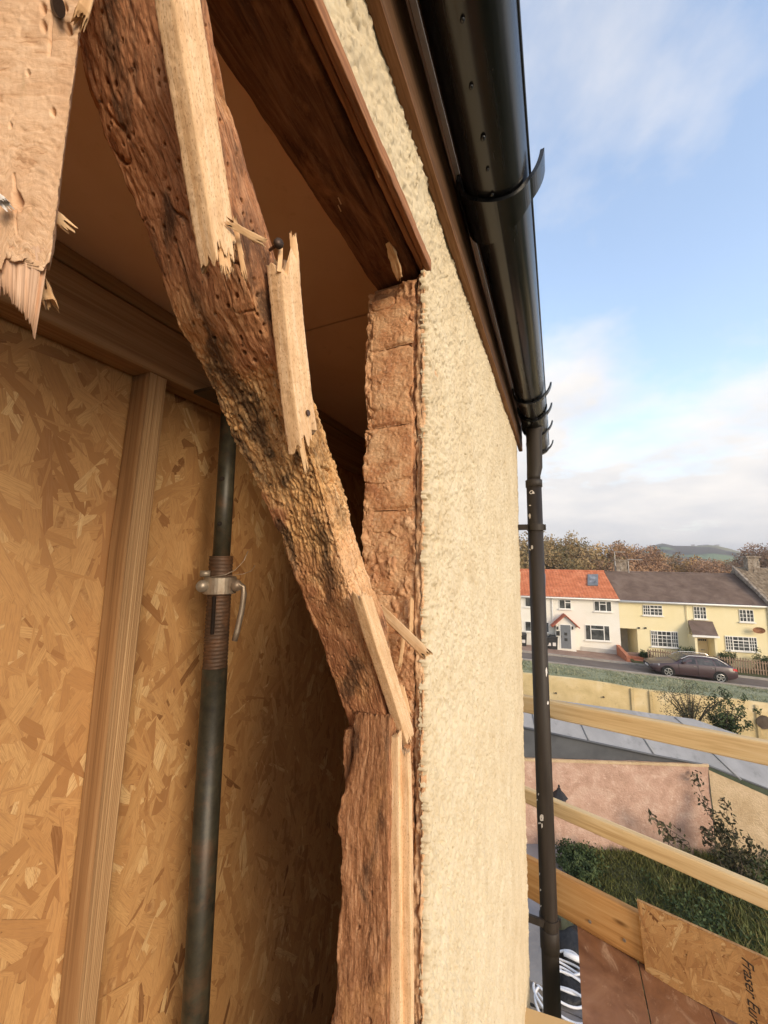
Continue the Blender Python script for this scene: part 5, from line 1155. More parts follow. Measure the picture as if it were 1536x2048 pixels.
# porch
s0, s1 = on_t(1112, 1260, .7)[0], on_t(1151, 1260, .7)[0]; zp_ = on_t(1131, 1250, .7)[2]; za_ = on_t(1131, 1229, .9)[2]; zgd = zg(3.5)
m = MB(FR); m.box(s0, s1, 0.0, 0.70, zgd - .1, zp_); m.add([(s0, .70, zp_), (s1, .70, zp_), ((s0 + s1) / 2, .70, za_ - .12), (s0, 0, zp_), (s1, 0, zp_), ((s0 + s1) / 2, 0, za_ - .12)], [(0, 1, 2), (3, 5, 4), (0, 2, 5, 3), (1, 4, 5, 2)]); po = m.obj('porch', M_WHITEW, wh)
sm_ = (s0 + s1) / 2
for sg in (-1, 1):
    e0, e1 = (sm_, za_), (sm_ + sg * ((s1 - s0) / 2 + .30), zp_ - .12)
    m = MB(FR); m.hexa([(e0[0], 0, e0[1] - .10), (e1[0], 0, e1[1] - .10), (e1[0], .92, e1[1] - .10), (e0[0], .92, e0[1] - .10), (e0[0], 0, e0[1]), (e1[0], 0, e1[1]), (e1[0], .92, e1[1]), (e0[0], .92, e0[1])]); m.obj('porch_roof', rough_mat('red_porch_tile', [(0.3, (0.33, 0.085, 0.05)), (0.7, (0.42, 0.13, 0.08))], 6), po)
d0, d1 = on_t(1121, 1260, .72)[0], on_t(1141, 1260, .72)[0]; dz0, dz1 = on_t(1131, 1297, .72)[2], on_t(1131, 1250, .72)[2]
m = MB(FR); m.box(d0 - .08, d1 + .08, .70, .735, dz0 - .05, dz1 + .06); m.obj('door_frame', M_UPVC, wh)
m = MB(FR); m.box(d0, d1, .70, .75, dz0, dz1); dr = m.obj('door', M_DOORG, wh)
for k in range(4):
    zc_ = dz0 + (dz1 - dz0) * (.14 + .24 * k); m = MB(FR); m.box((d0 + d1) / 2 - .11, (d0 + d1) / 2 + .11, .751, .765, zc_ - .11, zc_ + .11); m.obj('door_panel', M_BLACKP if k % 3 else M_DOORG, dr)
m = MB(FR); m.box(d0 + .06, d0 + .10, .75, .79, (dz0 + dz1) / 2 - .12, (dz0 + dz1) / 2 + .12); m.obj('handle', M_CHROME, dr)
sb_ = on_t(1117, 1266, .72)[0]; m = MB(FR); m.box(sb_ - .16, sb_ + .09, .70, .78, on_t(1117, 1271, .72)[2], on_t(1117, 1262, .72)[2]); m.obj('post_box', M_BLACKP, wh)
for px in (1115, 1145):
    p = on_t(px, 1256, .74); m = MB(FR); m.box(p[0] - .05, p[0] + .05, .70, .80, p[2] - .12, p[2] + .12); m.obj('wall_lamp', M_BLACKP, wh)
def chimney(parent, px0, px1, pyt, pyb, t, mat=None):
    a, b_ = on_t(px0, pyt, t), on_t(px1, pyb, t); m = MB(FR); r = random.Random(int(px0)); zt, zb = a[2], b_[2]; z = zb - .8; c_ = m.obj
    body = MB(FR); body.box(a[0] + .03, b_[0] - .03, t - .55, t + .02, zb - .9, zt - .1); o = body.obj('chimney', M_STONE, parent)
    while z < zt - .12:
        h = r.uniform(.14, .22); s = a[0]
        while s < b_[0] - .05:
            w_ = min(r.uniform(.2, .4), b_[0] - s); q_ = r.uniform(.03, .09); st = MB(FR); st.box(s + .01, s + w_ - .01, t - .1, t + q_, z, z + h - .02); st.obj('stone', M_STONE, o); s += w_
        z += h
    cp = MB(FR); cp.box(a[0] - .10, b_[0] + .10, t - .65, t + .14, zt - .12, zt); cp.obj('cap', M_STONE, o); return o
chimney(wh, 1231, 1258, 1119, 1146, RT)
def aerial(px, pt_, pb_, pxe, label):
    p = on_t(px, pb_, RT + .1); q_ = on_t(px, pt_, RT + .1); e_ = on_t(pxe, pt_, RT + .1)
    a_ = empty('tv_aerial', W(p[0], RT + .1, p[2]), label, 'aerial', 'roof aerials')
    m = MB(FR); m.tube([(p[0], RT + .1, p[2] - .5), (p[0], RT + .1, q_[2])], 0.03, 6); m.obj('mast', M_ALU, a_)
    m = MB(FR); m.tube([(min(p[0], q_[0]) - .05, RT + .1, q_[2]), (e_[0], RT + .1, q_[2])], 0.025, 6); b_ = m.obj('boom', M_ALU, a_)
    for k in range(8):
        s = p[0] + (e_[0] - p[0]) * (k + .5) / 8; m = MB(FR); m.tube([(s, RT - .18, q_[2] + .02), (s, RT + .38, q_[2] + .02)], 0.012, 5); m.obj('element', M_ALU, b_)
aerial(1258, 1119, 1146, 1284, 'tall aerial on the mast right of the small stone chimney')
aerial(1230, 1104, 1120, 1250, 'shorter aerial standing on top of the small stone chimney')

# yellow house
S2 = 17.15
yh_ = empty('terraced_house', W(12, -2, zg(12)), 'pale yellow house with brown roof and small-paned windows across the street', 'house')
pa0, pa1 = on_t(1244, 1258)[0], on_t(1274, 1258)[0]; pz = on_t(1259, 1257)[2]
m = MB(FR)
EZ2 = -2.80
def blk(s0, s1, z0a, z0b, z1): m.hexa([(s0, -7, z0a), (s1, -7, z0b), (s1, 0, z0b), (s0, 0, z0a), (s0, -7, z1), (s1, -7, z1), (s1, 0, z1), (s0, 0, z1)])
blk(pa1, S2, zg(pa1) - .3, zg(S2) - .3, EZ2); blk(SM + .005, pa1, pz, pz, EZ2)
m.obj('wall', M_YELH, yh_)
m = MB(FR); m.box(SM + .01, pa1, -2.4, -2.3, zg(8) - .3, pz); m.obj('passage_wall', M_PLINTH, yh_)
m = MB(FR); m.add([(SM + .02, .25, EZ2 - .02), (S2, .25, EZ2 - .05), (S2, RT, RZ - .05), (SM + .02, RT, RZ), (SM + .02, -7.2, EZ2), (S2, -7.2, EZ2)], [(0, 1, 2, 3), (3, 2, 5, 4), (0, 3, 4), (1, 5, 2), (0, 4, 5, 1)]); rf2 = m.obj('roof', M_BRNTILE, yh_)
tg = tile_roof('roof_tiles', SM + .03, S2, EZ2 - .01, RZ + .01, 0.27, RT, M_BRNTILE, rf2, cw=0.30, ch=0.26, wav=0.004, step=0.022); tag(tg, kind='stuff')
m = MB(FR); m.tube([(SM, RT, RZ + .02), (S2, RT, RZ)], 0.09, 8); m.obj('ridge', M_BRNTILE, rf2)
m = MB(FR); m.tube([(SM, .33, EZ2 - .05), (S2, .33, EZ2 - .08)], 0.065, 8); m.obj('gutter', M_UPVC, yh_, True)
m = MB(FR); m.box(SM, S2, .0, .25, EZ2 - .16, EZ2 - .03); m.obj('fascia', M_UPVC, yh_)
for px in (1372, 1534):
    s_ = on_t(px, 1215)[0]; m = MB(FR); m.tube([(s_, .08, EZ2 - .1), (s_, .08, zg(s_))], 0.035, 8); m.obj('drainpipe', M_YELH if px < 1500 else M_UPVC, yh_, True)
window(yh_, 1285, 1210, 1325, 1231, (1, 1.7), grid=(3, 3), fan=(1,)); window(yh_, 1301, 1262, 1357, 1294, (1, 2.1, 1), grid=(3, 4), fan=(1,))
window(yh_, 1386, 1213, 1413, 1238, (1, 1), grid=(2, 3)); window(yh_, 1477, 1219, 1508, 1244, (1, 1), grid=(2, 3)); window(yh_, 1449, 1273, 1515, 1302, (1, 2.1, 1), grid=(3, 4), fan=(1,))
q0, q1 = on_t(1375, 1240, .05), on_t(1425, 1243, .05); q2, q3 = on_t(1437, 1272, 1.1), on_t(1386, 1269, 1.1)
m = MB(); m.prism([W(*q0), W(*q1), W(*q2), W(*q3)], (0, 0, 0), (0, 0, -.09)); pc = m.obj('porch_canopy', M_BRNTILE, yh_)
m = MB(FR); m.box(q3[0] - .05, q2[0] + .05, 1.10, 1.16, q3[2] - .16, q3[2] - .02); m.obj('canopy_edge', M_UPVC, pc)
m = MB(FR)
for s_ in (q3[0] + .12, q2[0] - .22): m.box(s_, s_ + .16, 0.0, 1.0, zg(13) - .1, q3[2] - .12)
m.obj('porch_side', M_YELH, pc)
d0, d1 = on_t(1394, 1290, .03)[0], on_t(1415, 1290, .03)[0]; dz0, dz1 = zg(13) + .1, on_t(1405, 1275, .03)[2]
m = MB(FR); m.box(d0, d1, 0, .06, dz0, dz1); dr = m.obj('door', M_DOORC, yh_)
for k in range(4): m = MB(FR); s_ = d0 + (d1 - d0) * (.14 + .2 * k); m.box(s_, s_ + .10, .061, .07, dz1 - .24, dz1 - .10); m.obj('pane', M_PANE, dr)
m = MB(FR); m.box((d0 + d1) / 2 - .14, (d0 + d1) / 2 + .14, .061, .075, dz0 + 1.0, dz0 + 1.07); m.obj('letter_plate', M_CHROME, dr)
m = MB(FR); m.box(d1 + .06, d1 + .5, 0, .05, dz0, dz1); m.obj('side_light', M_DOORC, dr)
# rusty dish
dc = on_t(1515, 1260, .25); di = empty('satellite_dish', W(*dc), 'rusty brown satellite dish on the yellow house wall', 'satellite dish')
V = []; n = 18
for i in range(6):
    for j in range(n): rr = .36 * i / 5; t_ = 2 * math.pi * j / n; V.append(W(dc[0] + rr * math.cos(t_) * 1.0, .32 - .10 * (rr / .36) ** 2 * -1 + .12 * rr * math.cos(t_), dc[2] + rr * .62 * math.sin(t_)))
mesh_obj('dish', V, [(i * n + j, i * n + (j + 1) % n, (i + 1) * n + (j + 1) % n, (i + 1) * n + j) for i in range(5) for j in range(n)], M_RUST, di, True)
m = MB(FR); m.tube([(dc[0], 0, dc[2] - .1), (dc[0], .33, dc[2])], .03, 6); m.tube([(dc[0], .35, dc[2] - .15), (dc[0] + .1, .75, dc[2] + .02)], .02, 6); m.obj('arm', M_RUST, di)
for px, py in ((1272, 1202), (1278, 1256), (1291, 1256)):
    p = on_t(px, py, .05); m = MB(FR); m.box(p[0] - .06, p[0] + .06, 0, .1, p[2] - .06, p[2] + .06); m.obj('wall_lamp', M_BLACKP, yh_)
# stone house at the end of the row
eh = empty('terraced_house', W(22, -2, zg(20)), 'old stone house with mossy tiled roof and big chimney at the end of the row', 'house')
m = MB(FR); m.box(S2 + .02, 30, -7, .15, zg(24) - .5, EZ2 + .2); m.obj('wall', M_YELH, eh)
m = MB(FR); m.add([(S2 + .03, .5, EZ2 + .1), (30, .5, EZ2 + .1), (30, RT, RZ + .55), (S2 + .03, RT, RZ + .55), (S2 + .03, -7.2, EZ2), (30, -7.2, EZ2)], [(0, 1, 2, 3), (3, 2, 5, 4), (0, 3, 4), (1, 5, 2), (0, 4, 5, 1)]); rf3 = m.obj('roof', M_OLDTILE, eh)
tag(tile_roof('roof_tiles', S2 + .05, 29, EZ2 + .12, RZ + .58, 0.52, RT, M_OLDTILE, rf3, cw=0.26, ch=0.34, wav=0.05, step=0.05), kind='stuff')
m = MB(FR); m.hexa([(S2 - .12, .5, EZ2 - .1), (S2 + .06, .5, EZ2 - .1), (S2 + .06, RT, RZ + .4), (S2 - .12, RT, RZ + .4), (S2 - .12, .5, EZ2 + .22), (S2 + .06, .5, EZ2 + .22), (S2 + .06, RT, RZ + .72), (S2 - .12, RT, RZ + .72)]); m.obj('verge', M_STONE, rf3)
chimney(eh, 1493, 1521, 1112, 1150, RT + .6)
window(eh, 1560, 1222, 1590, 1246, (1, 1), t=.16)

# passage steps, bins, fence, bushes
m = MB(FR); s_ = on_t(1243, 1290, .9)[0]
m.hexa([(s_ - .12, 0.02, zg(s_) - .1), (s_ + .12, .02, zg(s_) - .1), (s_ + .12, 2.3, zg(s_) - .1), (s_ - .12, 2.3, zg(s_) - .1), (s_ - .12, 0.02, zg(s_) + .85), (s_ + .12, .02, zg(s_) + .85), (s_ + .12, 2.3, zg(s_) + .5), (s_ - .12, 2.3, zg(s_) + .5)])
o = m.obj('garden_wall', M_REDBRK); tag(o, 'low red brick wall between the white and the yellow house', 'wall')
st_ = empty('garden_steps', W(8.3, 1.2, zg(8.3)), 'short flight of reddish steps into the passage of the yellow house', 'steps')
for k in range(3):
    m = MB(FR); m.box(s_ + .15, s_ + 1.5, .1, 1.5 - .42 * k, zg(8.3) - .05 + .16 * k, zg(8.3) + .11 + .16 * k - .002); m.obj('step', M_REDBRK if k < 2 else M_PAVE, st_)
for i, (px, py, h, w_) in enumerate([(1098, 1292, .95, .5), (1108, 1294, 1.05, .55), (1091, 1290, .55, .45), (1047, 1286, 1.0, .5)]):
    p = on_t(px, py, .55); b_ = empty('wheelie_bin' if h > .9 else 'recycling_box', W(p[0], .55, zg(p[0]) + .1), ['black wheelie bin second from the porch of the white house', 'black wheelie bin right beside the porch of the white house', 'low black recycling box beside the bins', 'black bin between the wall corner and the downpipe'][i], 'bin', 'bins before the white house')
    z0 = zg(p[0]) + .1; q_ = w_ / 2; m = MB(FR); m.hexa([(p[0] - q_ * .8, .35, z0), (p[0] + q_ * .8, .35, z0), (p[0] + q_ * .8, .75, z0), (p[0] - q_ * .8, .75, z0), (p[0] - q_, .28, z0 + h * .88), (p[0] + q_, .28, z0 + h * .88), (p[0] + q_, .82, z0 + h * .88), (p[0] - q_, .82, z0 + h * .88)]); m.obj('body', M_BLACKP, b_)
    m = MB(FR); m.hexa([(p[0] - q_ * 1.06, .22, z0 + h * .885), (p[0] + q_ * 1.06, .22, z0 + h * .885), (p[0] + q_ * 1.06, .86, z0 + h * .885), (p[0] - q_ * 1.06, .86, z0 + h * .885), (p[0] - q_, .25, z0 + h), (p[0] + q_, .25, z0 + h), (p[0] + q_, .84, z0 + h * .94), (p[0] - q_, .84, z0 + h * .94)]); m.obj('lid', M_BLACKP, b_)
    m = MB(FR); m.box(p[0] - .12, p[0] + .12, .765, .79, z0 + h * .25, z0 + h * .5); m.obj('sticker', M_CHIP, b_)
fe = empty('picket_fence', W(13, 1.7, zg(13)), 'weathered wooden picket fence along the yellow house garden', 'fence')
f0, f1 = on_t(1297, 1310, 1.7)[0], 24.0
pick = None; s = f0; k = 0
while s < f1:
    z0 = zg(s) + .12; p = W(s, 1.7, z0)
    if pick is None:
        m = MB(); w_, h, t_ = .038, 1.0, .012
        ex = np.array([SE[0], SE[1], 0]); ey = np.array([SN[0], SN[1], 0]); ez = np.array([0, 0, 1.0])
        poly = [ex * -w_, ex * w_, ex * w_ + ez * (h - .06), ez * h, ex * -w_ + ez * (h - .06)]; m.prism([q_ - ey * t_ for q_ in poly], (0, 0, 0), ey * 2 * t_)
        pick = bpy.data.meshes.new('picket'); pick.from_pydata([tuple(v) for v in m.V], [], m.F); pick.materials.append(M_FENCE)
    o = bpy.data.objects.new('picket', pick); COL.objects.link(o); o.parent = fe; o.location = tuple(p - np.array(fe.location)); o.scale = (1, 1, .93 + .1 * random.random()); s += .155; k += 1
for hh in (.30, .78):
    m = MB(FR); m.hexa([(f0, 1.655, zg(f0) + .12 + hh - .04), (f1, 1.655, zg(f1) + .12 + hh - .04), (f1, 1.685, zg(f1) + .12 + hh - .04), (f0, 1.685, zg(f0) + .12 + hh - .04), (f0, 1.655, zg(f0) + .12 + hh + .04), (f1, 1.655, zg(f1) + .12 + hh + .04), (f1, 1.685, zg(f1) + .12 + hh + .04), (f0, 1.685, zg(f0) + .12 + hh + .04)]); m.obj('fence_rail', M_FENCE, fe)
def bush(name, base, w_, h, seed, mat, label, n_cl=40, nl=40, leaf=.06, stems=8, cat='bush', spread=.16):
    r = np.random.default_rng(seed); e_ = empty(name, base, label, cat); base = np.asarray(base, float); cen = []; m = MB()
    for i in range(stems):
        a = r.uniform(0, 6.28); tip = base + np.array([math.cos(a) * w_ * r.uniform(.2, .9), math.sin(a) * w_ * r.uniform(.2, .9), h * r.uniform(.6, 1)]); mid = (base + tip) / 2 + np.array([0, 0, h * .1]); m.tube([base, mid, tip], [.012 * h + .006, .008 * h + .004, .003], 5)
        for k in range(max(1, n_cl // stems)): f = r.uniform(.25, 1.05); cen.append(base + (tip - base) * f + r.normal(size=3) * w_ * .20)
    m.obj('stem', M_BARK, e_); V, F = leaf_cloud(cen, nl, w_ * spread, leaf, r)
    tone = np.repeat(np.clip(np.repeat(r.normal(.5, .25, len(cen)), nl) + r.normal(0, .15, len(cen) * nl), 0, 1), 4)
    mesh_obj('foliage', V, F, mat, e_, attrs={'tone': tone}); return e_
for i, (px, py, w_, h, lab) in enumerate([(1371, 1306, .62, 1.25, 'dark rounded bush left of the yellow house door'), (1449, 1312, .6, 1.2, 'dark loose bush right of the yellow house door'), (1526, 1318, .85, 1.3, 'dark bush under the end window of the yellow house'), (1290, 1312, .5, .5, 'low green shrub beside the red brick wall')]):
    p = on_t(px, py, .9); bush('garden_bush', W(p[0], .9, zg(p[0]) + .1), w_, h, 40 + i, M_LEAF_GRN, lab, 70, 46, .055, spread=.30)

# ================================================================== parked estate car
def car():
    p0, p1 = np.array([8.05, 4.25]), np.array([12.55, 4.25])
    L_ = 4.72; z0 = zg(10.1) + .0
    e_ = empty('parked_car', W(10.15, 4.2, z0), 'dark purple-brown estate car parked beside the grass verge', 'car')
    tilt = -0.0436
    # local frame: x to the rear, y towards the viewer, z up
    def fr(v): return W(7.80 + v[0], 4.2 + v[1], z0 + v[2] + tilt * (v[0] - 2.35))
    # stations: x, sill z, belt z, roof z (or bonnet), half width low, half width belt, half width roof
    stn = [(0.00, .42, .58, .62, .62, .60, .50), (0.08, .30, .66, .70, .74, .72, .60), (0.35, .22, .72, .78, .84, .82, .70), (0.80, .20, .80, .86, .89, .87, .74), (1.25, .20, .88, .93, .90, .89, .76), (1.42, .20, .90, .97, .90, .89, .74), (1.80, .20, .92, 1.22, .90, .88, .66), (2.15, .20, .93, 1.39, .90, .88, .62), (2.6, .20, .95, 1.43, .90, .88, .62), (3.2, .20, .97, 1.43, .90, .88, .62), (3.8, .20, .99, 1.38, .90, .88, .61), (4.2, .22, 1.0, 1.27, .89, .86, .60), (4.5, .30, 1.0, 1.06, .86, .84, .62), (4.66, .36, .90, .95, .82, .80, .60), (4.72, .44, .70, .74, .76, .74, .58)]
    prof = []
    for (x, zs, zb, zr, wl, wb, wr) in stn:
        mid = (zs + zb) / 2
        half = [(0, zs), (wl * .9, zs), (wl, zs + .06), (wl + .012, mid), (wb + .01, zb - .05), (wb - .02, zb), (wr + (wb - wr) * .45, zb + (zr - zb) * .55), (wr, zr - .035), (wr * .75, zr), (0, zr + .012)]
        prof.append(half + [(-y, z) for y, z in half[-2:0:-1]])
    n = len(prof[0]); V = [fr((stn[i][0], y, z)) for i in range(len(stn)) for y, z in prof[i]]
    F = [(i * n + j, i * n + (j + 1) % n, (i + 1) * n + (j + 1) % n, (i + 1) * n + j) for i in range(len(stn) - 1) for j in range(n)] + [tuple(range(n)), tuple(range((len(stn) - 1) * n, len(stn) * n))[::-1]]
    bd = mesh_obj('body', V, F, M_CAR, e_, True)
    for sg in (1, -1):
        for side_poly in ([(1.52, .955), (1.98, 1.25), (2.30, 1.335), (2.52, 1.345), (2.50, .965)], [(2.60, .97), (2.60, 1.345), (3.42, 1.33), (3.50, .995)], [(3.60, 1.00), (3.52, 1.325), (3.85, 1.28), (4.28, 1.04)]):
            pts = []
            for x, z in side_poly:
                xs_ = [q_[0] for q_ in stn]; zb = np.interp(x, xs_, [q_[2] for q_ in stn]); zr = np.interp(x, xs_, [q_[3] for q_ in stn]); wb = np.interp(x, xs_, [q_[5] for q_ in stn]); wr = np.interp(x, xs_, [q_[6] for q_ in stn])
                f = np.clip((z - zb) / max(zr - zb, .01), 0, 1); y = np.interp(f, [0, .55, 1], [wb - .02, wr + (wb - wr) * .45, wr]); pts.append((x, sg * (y + .012), z))
            m = MB(fr); m.prism(pts, (0, 0, 0), (0, -sg * .02, 0)) ; 
            V2 = [fr(p) for p in pts]; V3 = [fr((p[0], p[1] - sg * .03, p[2])) for p in pts]; k = len(pts)
            mesh_obj('side_window', V2 + V3, [tuple(range(k)), tuple(range(k, 2 * k))[::-1]] + [(a, (a + 1) % k, k + (a + 1) % k, k + a) for a in range(k)], M_CARGL, bd)
        m = MB(fr); m.tube([(1.75, sg * .69, 1.20), (2.2, sg * .655, 1.425), (3.0, sg * .65, 1.475), (3.7, sg * .65, 1.44), (4.25, sg * .72, 1.10)], .020, 6); m.obj('roof_rail', M_CHROME, bd)
        for xw in (0.90, 3.72):
            m = MB(fr); ring = []
            c = (xw, sg * .835, .325); prf = [(.20, -.09), (.30, -.10), (.325, -.07), (.325, .07), (.30, .10), (.20, .09)]; n2 = 26; Vw = []
            for r_, y in prf:
                for j in range(n2): t_ = 2 * math.pi * j / n2; Vw.append(fr((c[0] + r_ * math.cos(t_), c[1] + y * sg, c[2] + r_ * math.sin(t_))))
            Fw = [(i * n2 + j, i * n2 + (j + 1) % n2, ((i + 1) % 6) * n2 + (j + 1) % n2, ((i + 1) % 6) * n2 + j) for i in range(6) for j in range(n2)]
            ty = mesh_obj('wheel', Vw, Fw, M_TYRE, e_, True)
            m = MB(fr); pts = [(c[0] + .205 * math.cos(2 * math.pi * j / n2), c[1] + sg * .088, c[2] + .205 * math.sin(2 * math.pi * j / n2)) for j in range(n2)]; m.prism(pts, (0, 0, 0), (0, -sg * .02, 0)); m.obj('hub_back', M_TYRE, ty)
            m = MB(fr)
            for j in range(5):
                t_ = 2 * math.pi * j / 5 + .3; a = np.array([c[0], c[1] + sg * .108, c[2]]); b_ = a + np.array([.215 * math.cos(t_), -.0, .215 * math.sin(t_)]); m.bar(a, b_, .055, .03, (0, 1, 0))
            m.tube([(c[0] + .215 * math.cos(t), c[1] + sg * .108, c[2] + .215 * math.sin(t)) for t in np.linspace(0, 2 * math.pi, 26)], .016, 6, False); m.obj('rim', M_RIM, ty)
            # dark wheel arch
            m = MB(fr); pts = [(xw + .385 * math.cos(t), sg * .918, .33 + .385 * math.sin(t)) for t in np.linspace(-.35, math.pi + .35, 16)]; m.prism(pts, (0, 0, 0), (0, -sg * .04, 0)); m.obj('wheel_arch', M_TYRE, bd)
        m = MB(fr); m.box(1.72, 1.90, sg * .93 - .07, sg * .93 + .07, .96, 1.07); m.obj('mirror', M_CAR, bd)
        m = MB(fr); m.hexa([(.10, sg * .60 - .09, .58), (.42, sg * .78 - .07, .62), (.42, sg * .78 + .07, .62), (.10, sg * .60 + .11, .58), (.12, sg * .60 - .09, .68), (.48, sg * .78 - .07, .755), (.48, sg * .78 + .065, .755), (.12, sg * .60 + .11, .68)]); m.obj('headlight', M_LAMPW, bd)
        m = MB(fr); m.hexa([(4.45, sg * .80 - .04, .82), (4.69, sg * .72 - .06, .82), (4.69, sg * .72 + .10, .80), (4.45, sg * .80 + .08, .82), (4.43, sg * .80 - .04, .96), (4.66, sg * .72 - .06, .94), (4.66, sg * .72 + .10, .93), (4.43, sg * .80 + .07, .96)]); m.obj('tail_light', M_TAIL, bd)
        for xh in (2.30, 3.28): m = MB(fr); m.box(xh, xh + .17, sg * .905, sg * .925, .84, .865); m.obj('door_handle', M_CHROME, bd)
        for xh in (1.50, 2.56, 3.48): m = MB(fr); m.box(xh, xh + .012, sg * .905, sg * .9155, .30, .93); m.obj('door_gap', M_TYRE, bd)
    for pts, nm in (([(1.46, .70, .985), (1.46, -.70, .985), (2.10, -.58, 1.385), (2.10, .58, 1.385)], 'windscreen'), ([(4.50, .66, 1.035), (4.50, -.66, 1.035), (4.05, -.56, 1.345), (4.05, .56, 1.345)], 'rear_window')):
        m = MB(fr); m.prism([(x, y, z + .02) for x, y, z in pts], (0, 0, 0), (0, 0, .012)); m.obj(nm, M_CARGL, bd)
    for xe, z in ((-.005, .42), (4.715, .50)): m = MB(fr); m.box(xe - .012, xe + .012, -.26, .26, z, z + .11); m.obj('number_plate', M_CHIP, bd)
car()

# ================================================================== retaining wall, shrub, outbuilding, garden
rw = empty('retaining_wall', W(8, TW, -9), 'long yellow rendered retaining wall below the grass verge', 'wall')
n = 90; sa = np.linspace(-20, 45, n); V = []
for s_ in sa:
    top = zg(s_) + .10 + .05 * math.sin(s_ * .7)
    V += [W(s_, TW + .02, -9.4), W(s_, TW + .0, top), W(s_, TW - .30, top)]
V = np.array(V); V += (fbm(V * 1.3, 3, 88) * .03)[:, None]
mesh_obj('wall_face', V, grid_faces(n, 3), M_YELW, rw, False)
for px in (1265, 1302, 1512):
    d = ray(px, 1395); k = (TW + .06 + PA[:2] @ SN) / (d[:2] @ SN); p = d * k; q_ = p[:2] - PA[:2]; s_ = q_ @ SE
    m = MB(FR); m.box(s_ - .07, s_ + .07, TW + .01, TW + .09, -9.3, zg(s_) + .05); m.obj('pier', M_YELW, rw)
for px, py in ((1112, 1386), (1207, 1394), (1527, 1444)):
    d = ray(px, py); k = (TW + .05 + PA[:2] @ SN) / (d[:2] @ SN); p = d * k; rr_ = .05 if px < 1500 else .34
    m = MB(); m.tube([p, p + np.array([SN[0], SN[1], 0]) * .05], rr_, 14); m.obj('weep_hole', M_BARK, rw)
sbp = P(1452, 1478, 15.5); bush('garden_shrub', sbp, 0.85, 1.55, 60, M_LEAF_GRN, 'leafy green shrub before the yellow retaining wall', 80, 34, .055, 14, 'shrub', spread=.20)
sbp2 = P(1385, 1462, 15.8); bush('garden_shrub', sbp2, 1.25, 1.75, 61, M_LEAF_DRY, 'thin twiggy shrub left of the leafy one by the yellow wall', 110, 30, .035, 26, 'shrub', spread=.22)

# outbuilding: pink wall, cream wall, grey sheet roof
ob = empty('outbuilding', P(1250, 1700, 8.2), 'pink and cream rendered outbuilding with grey sheet roof below', 'outbuilding')
e3, d3, f3 = P(1416, 1531, 8.0), P(1536, 1577, 7.80), P(1064, 1456, 8.15)
pn_ = np.cross(d3 - e3, f3 - e3); pn_ /= np.linalg.norm(pn_); pn_ = pn_ if pn_[2] > 0 else -pn_
def onR(x, y, off=0.0): d = ray(x, y); return d * (((e3 + pn_ * off) @ pn_) / (d @ pn_))
L0 = P(1000, 1444, 8.2)
pw = [P(1010, 1514, 8.15), P(1416, 1527, 8.0)]
lo = np.array([0, 0, 1.0])
V = []; nx, nz = 60, 30
for i in range(nx):
    p = pw[0] + (pw[1] - pw[0]) * i / (nx - 1)
    for k in range(nz): V.append((p[0], p[1], ZG - .3 + (p[2] - ZG + .3) * k / (nz - 1)))
V = np.array(V); V[:, 1] += .03 * fbm(V * 2.2, 4, 90) ; mesh_obj('pink_wall', V, grid_faces(nx, nz), M_PINK, ob, True)
cw0, cw1 = P(1418, 1540, 7.97), P(1600, 1620, 7.62); V = []
for i in range(30):
    p = cw0 + (cw1 - cw0) * i / 29
    for k in range(nz): V.append((p[0], p[1], ZG - .3 + (p[2] - ZG + .3) * k / (nz - 1)))
V = np.array(V); V[:, 0] += .03 * fbm(V * 2.2, 4, 91); mesh_obj('cream_wall', V, grid_faces(30, nz), M_CREAMW, ob, True)
poly = [onR(1000, 1446), onR(1416, 1531), onR(1560, 1588), onR(1640, 1560), onR(1512, 1481), onR(1388, 1438), onR(1000, 1385)]
m = MB(); m.prism(poly, (0, 0, 0), -pn_ * .04); rfo = m.obj('roof', M_LEAD, ob)
m = MB(); g0, g1 = onR(1000, 1446, -.041), onR(1416, 1531, -.041); h0, h1 = P(1000, 1512, 8.16), P(1416, 1528.5, 8.01)
m.add([g0, g1, h1, h0], [(0, 1, 2, 3)]); m.obj('roof_edge', M_LEADDK, rfo)
m = MB(); m.tube([onR(1000, 1445, .0), onR(1300, 1509, .0), onR(1416, 1531, .0), onR(1560, 1588, .0)], .022, 8); m.obj('roof_edge_roll', M_LEADDK, rfo, True)
ed = (onR(1180, 1477) - onR(1166, 1446)); 
for (x0, y0, x1, y1) in ((1062, 1408, 1070, 1448), (1152, 1424, 1178, 1481), (1262, 1436, 1308, 1508), (1350, 1435, 1372, 1452), (1400, 1482, 1482, 1560)):
    m = MB(); m.tube([onR(x0, y0, .012), onR(x1, y1, .012)], .020, 8); m.obj('roof_roll', M_LEAD, rfo, True)
# coping drips of cream along the top of the pink wall
m = MB(); m.bar(pw[0] + np.array([0, -.02, -.03]), pw[1] + np.array([0, -.02, -.03]), .03, .05); m.obj('coping', M_CREAMW, ob)

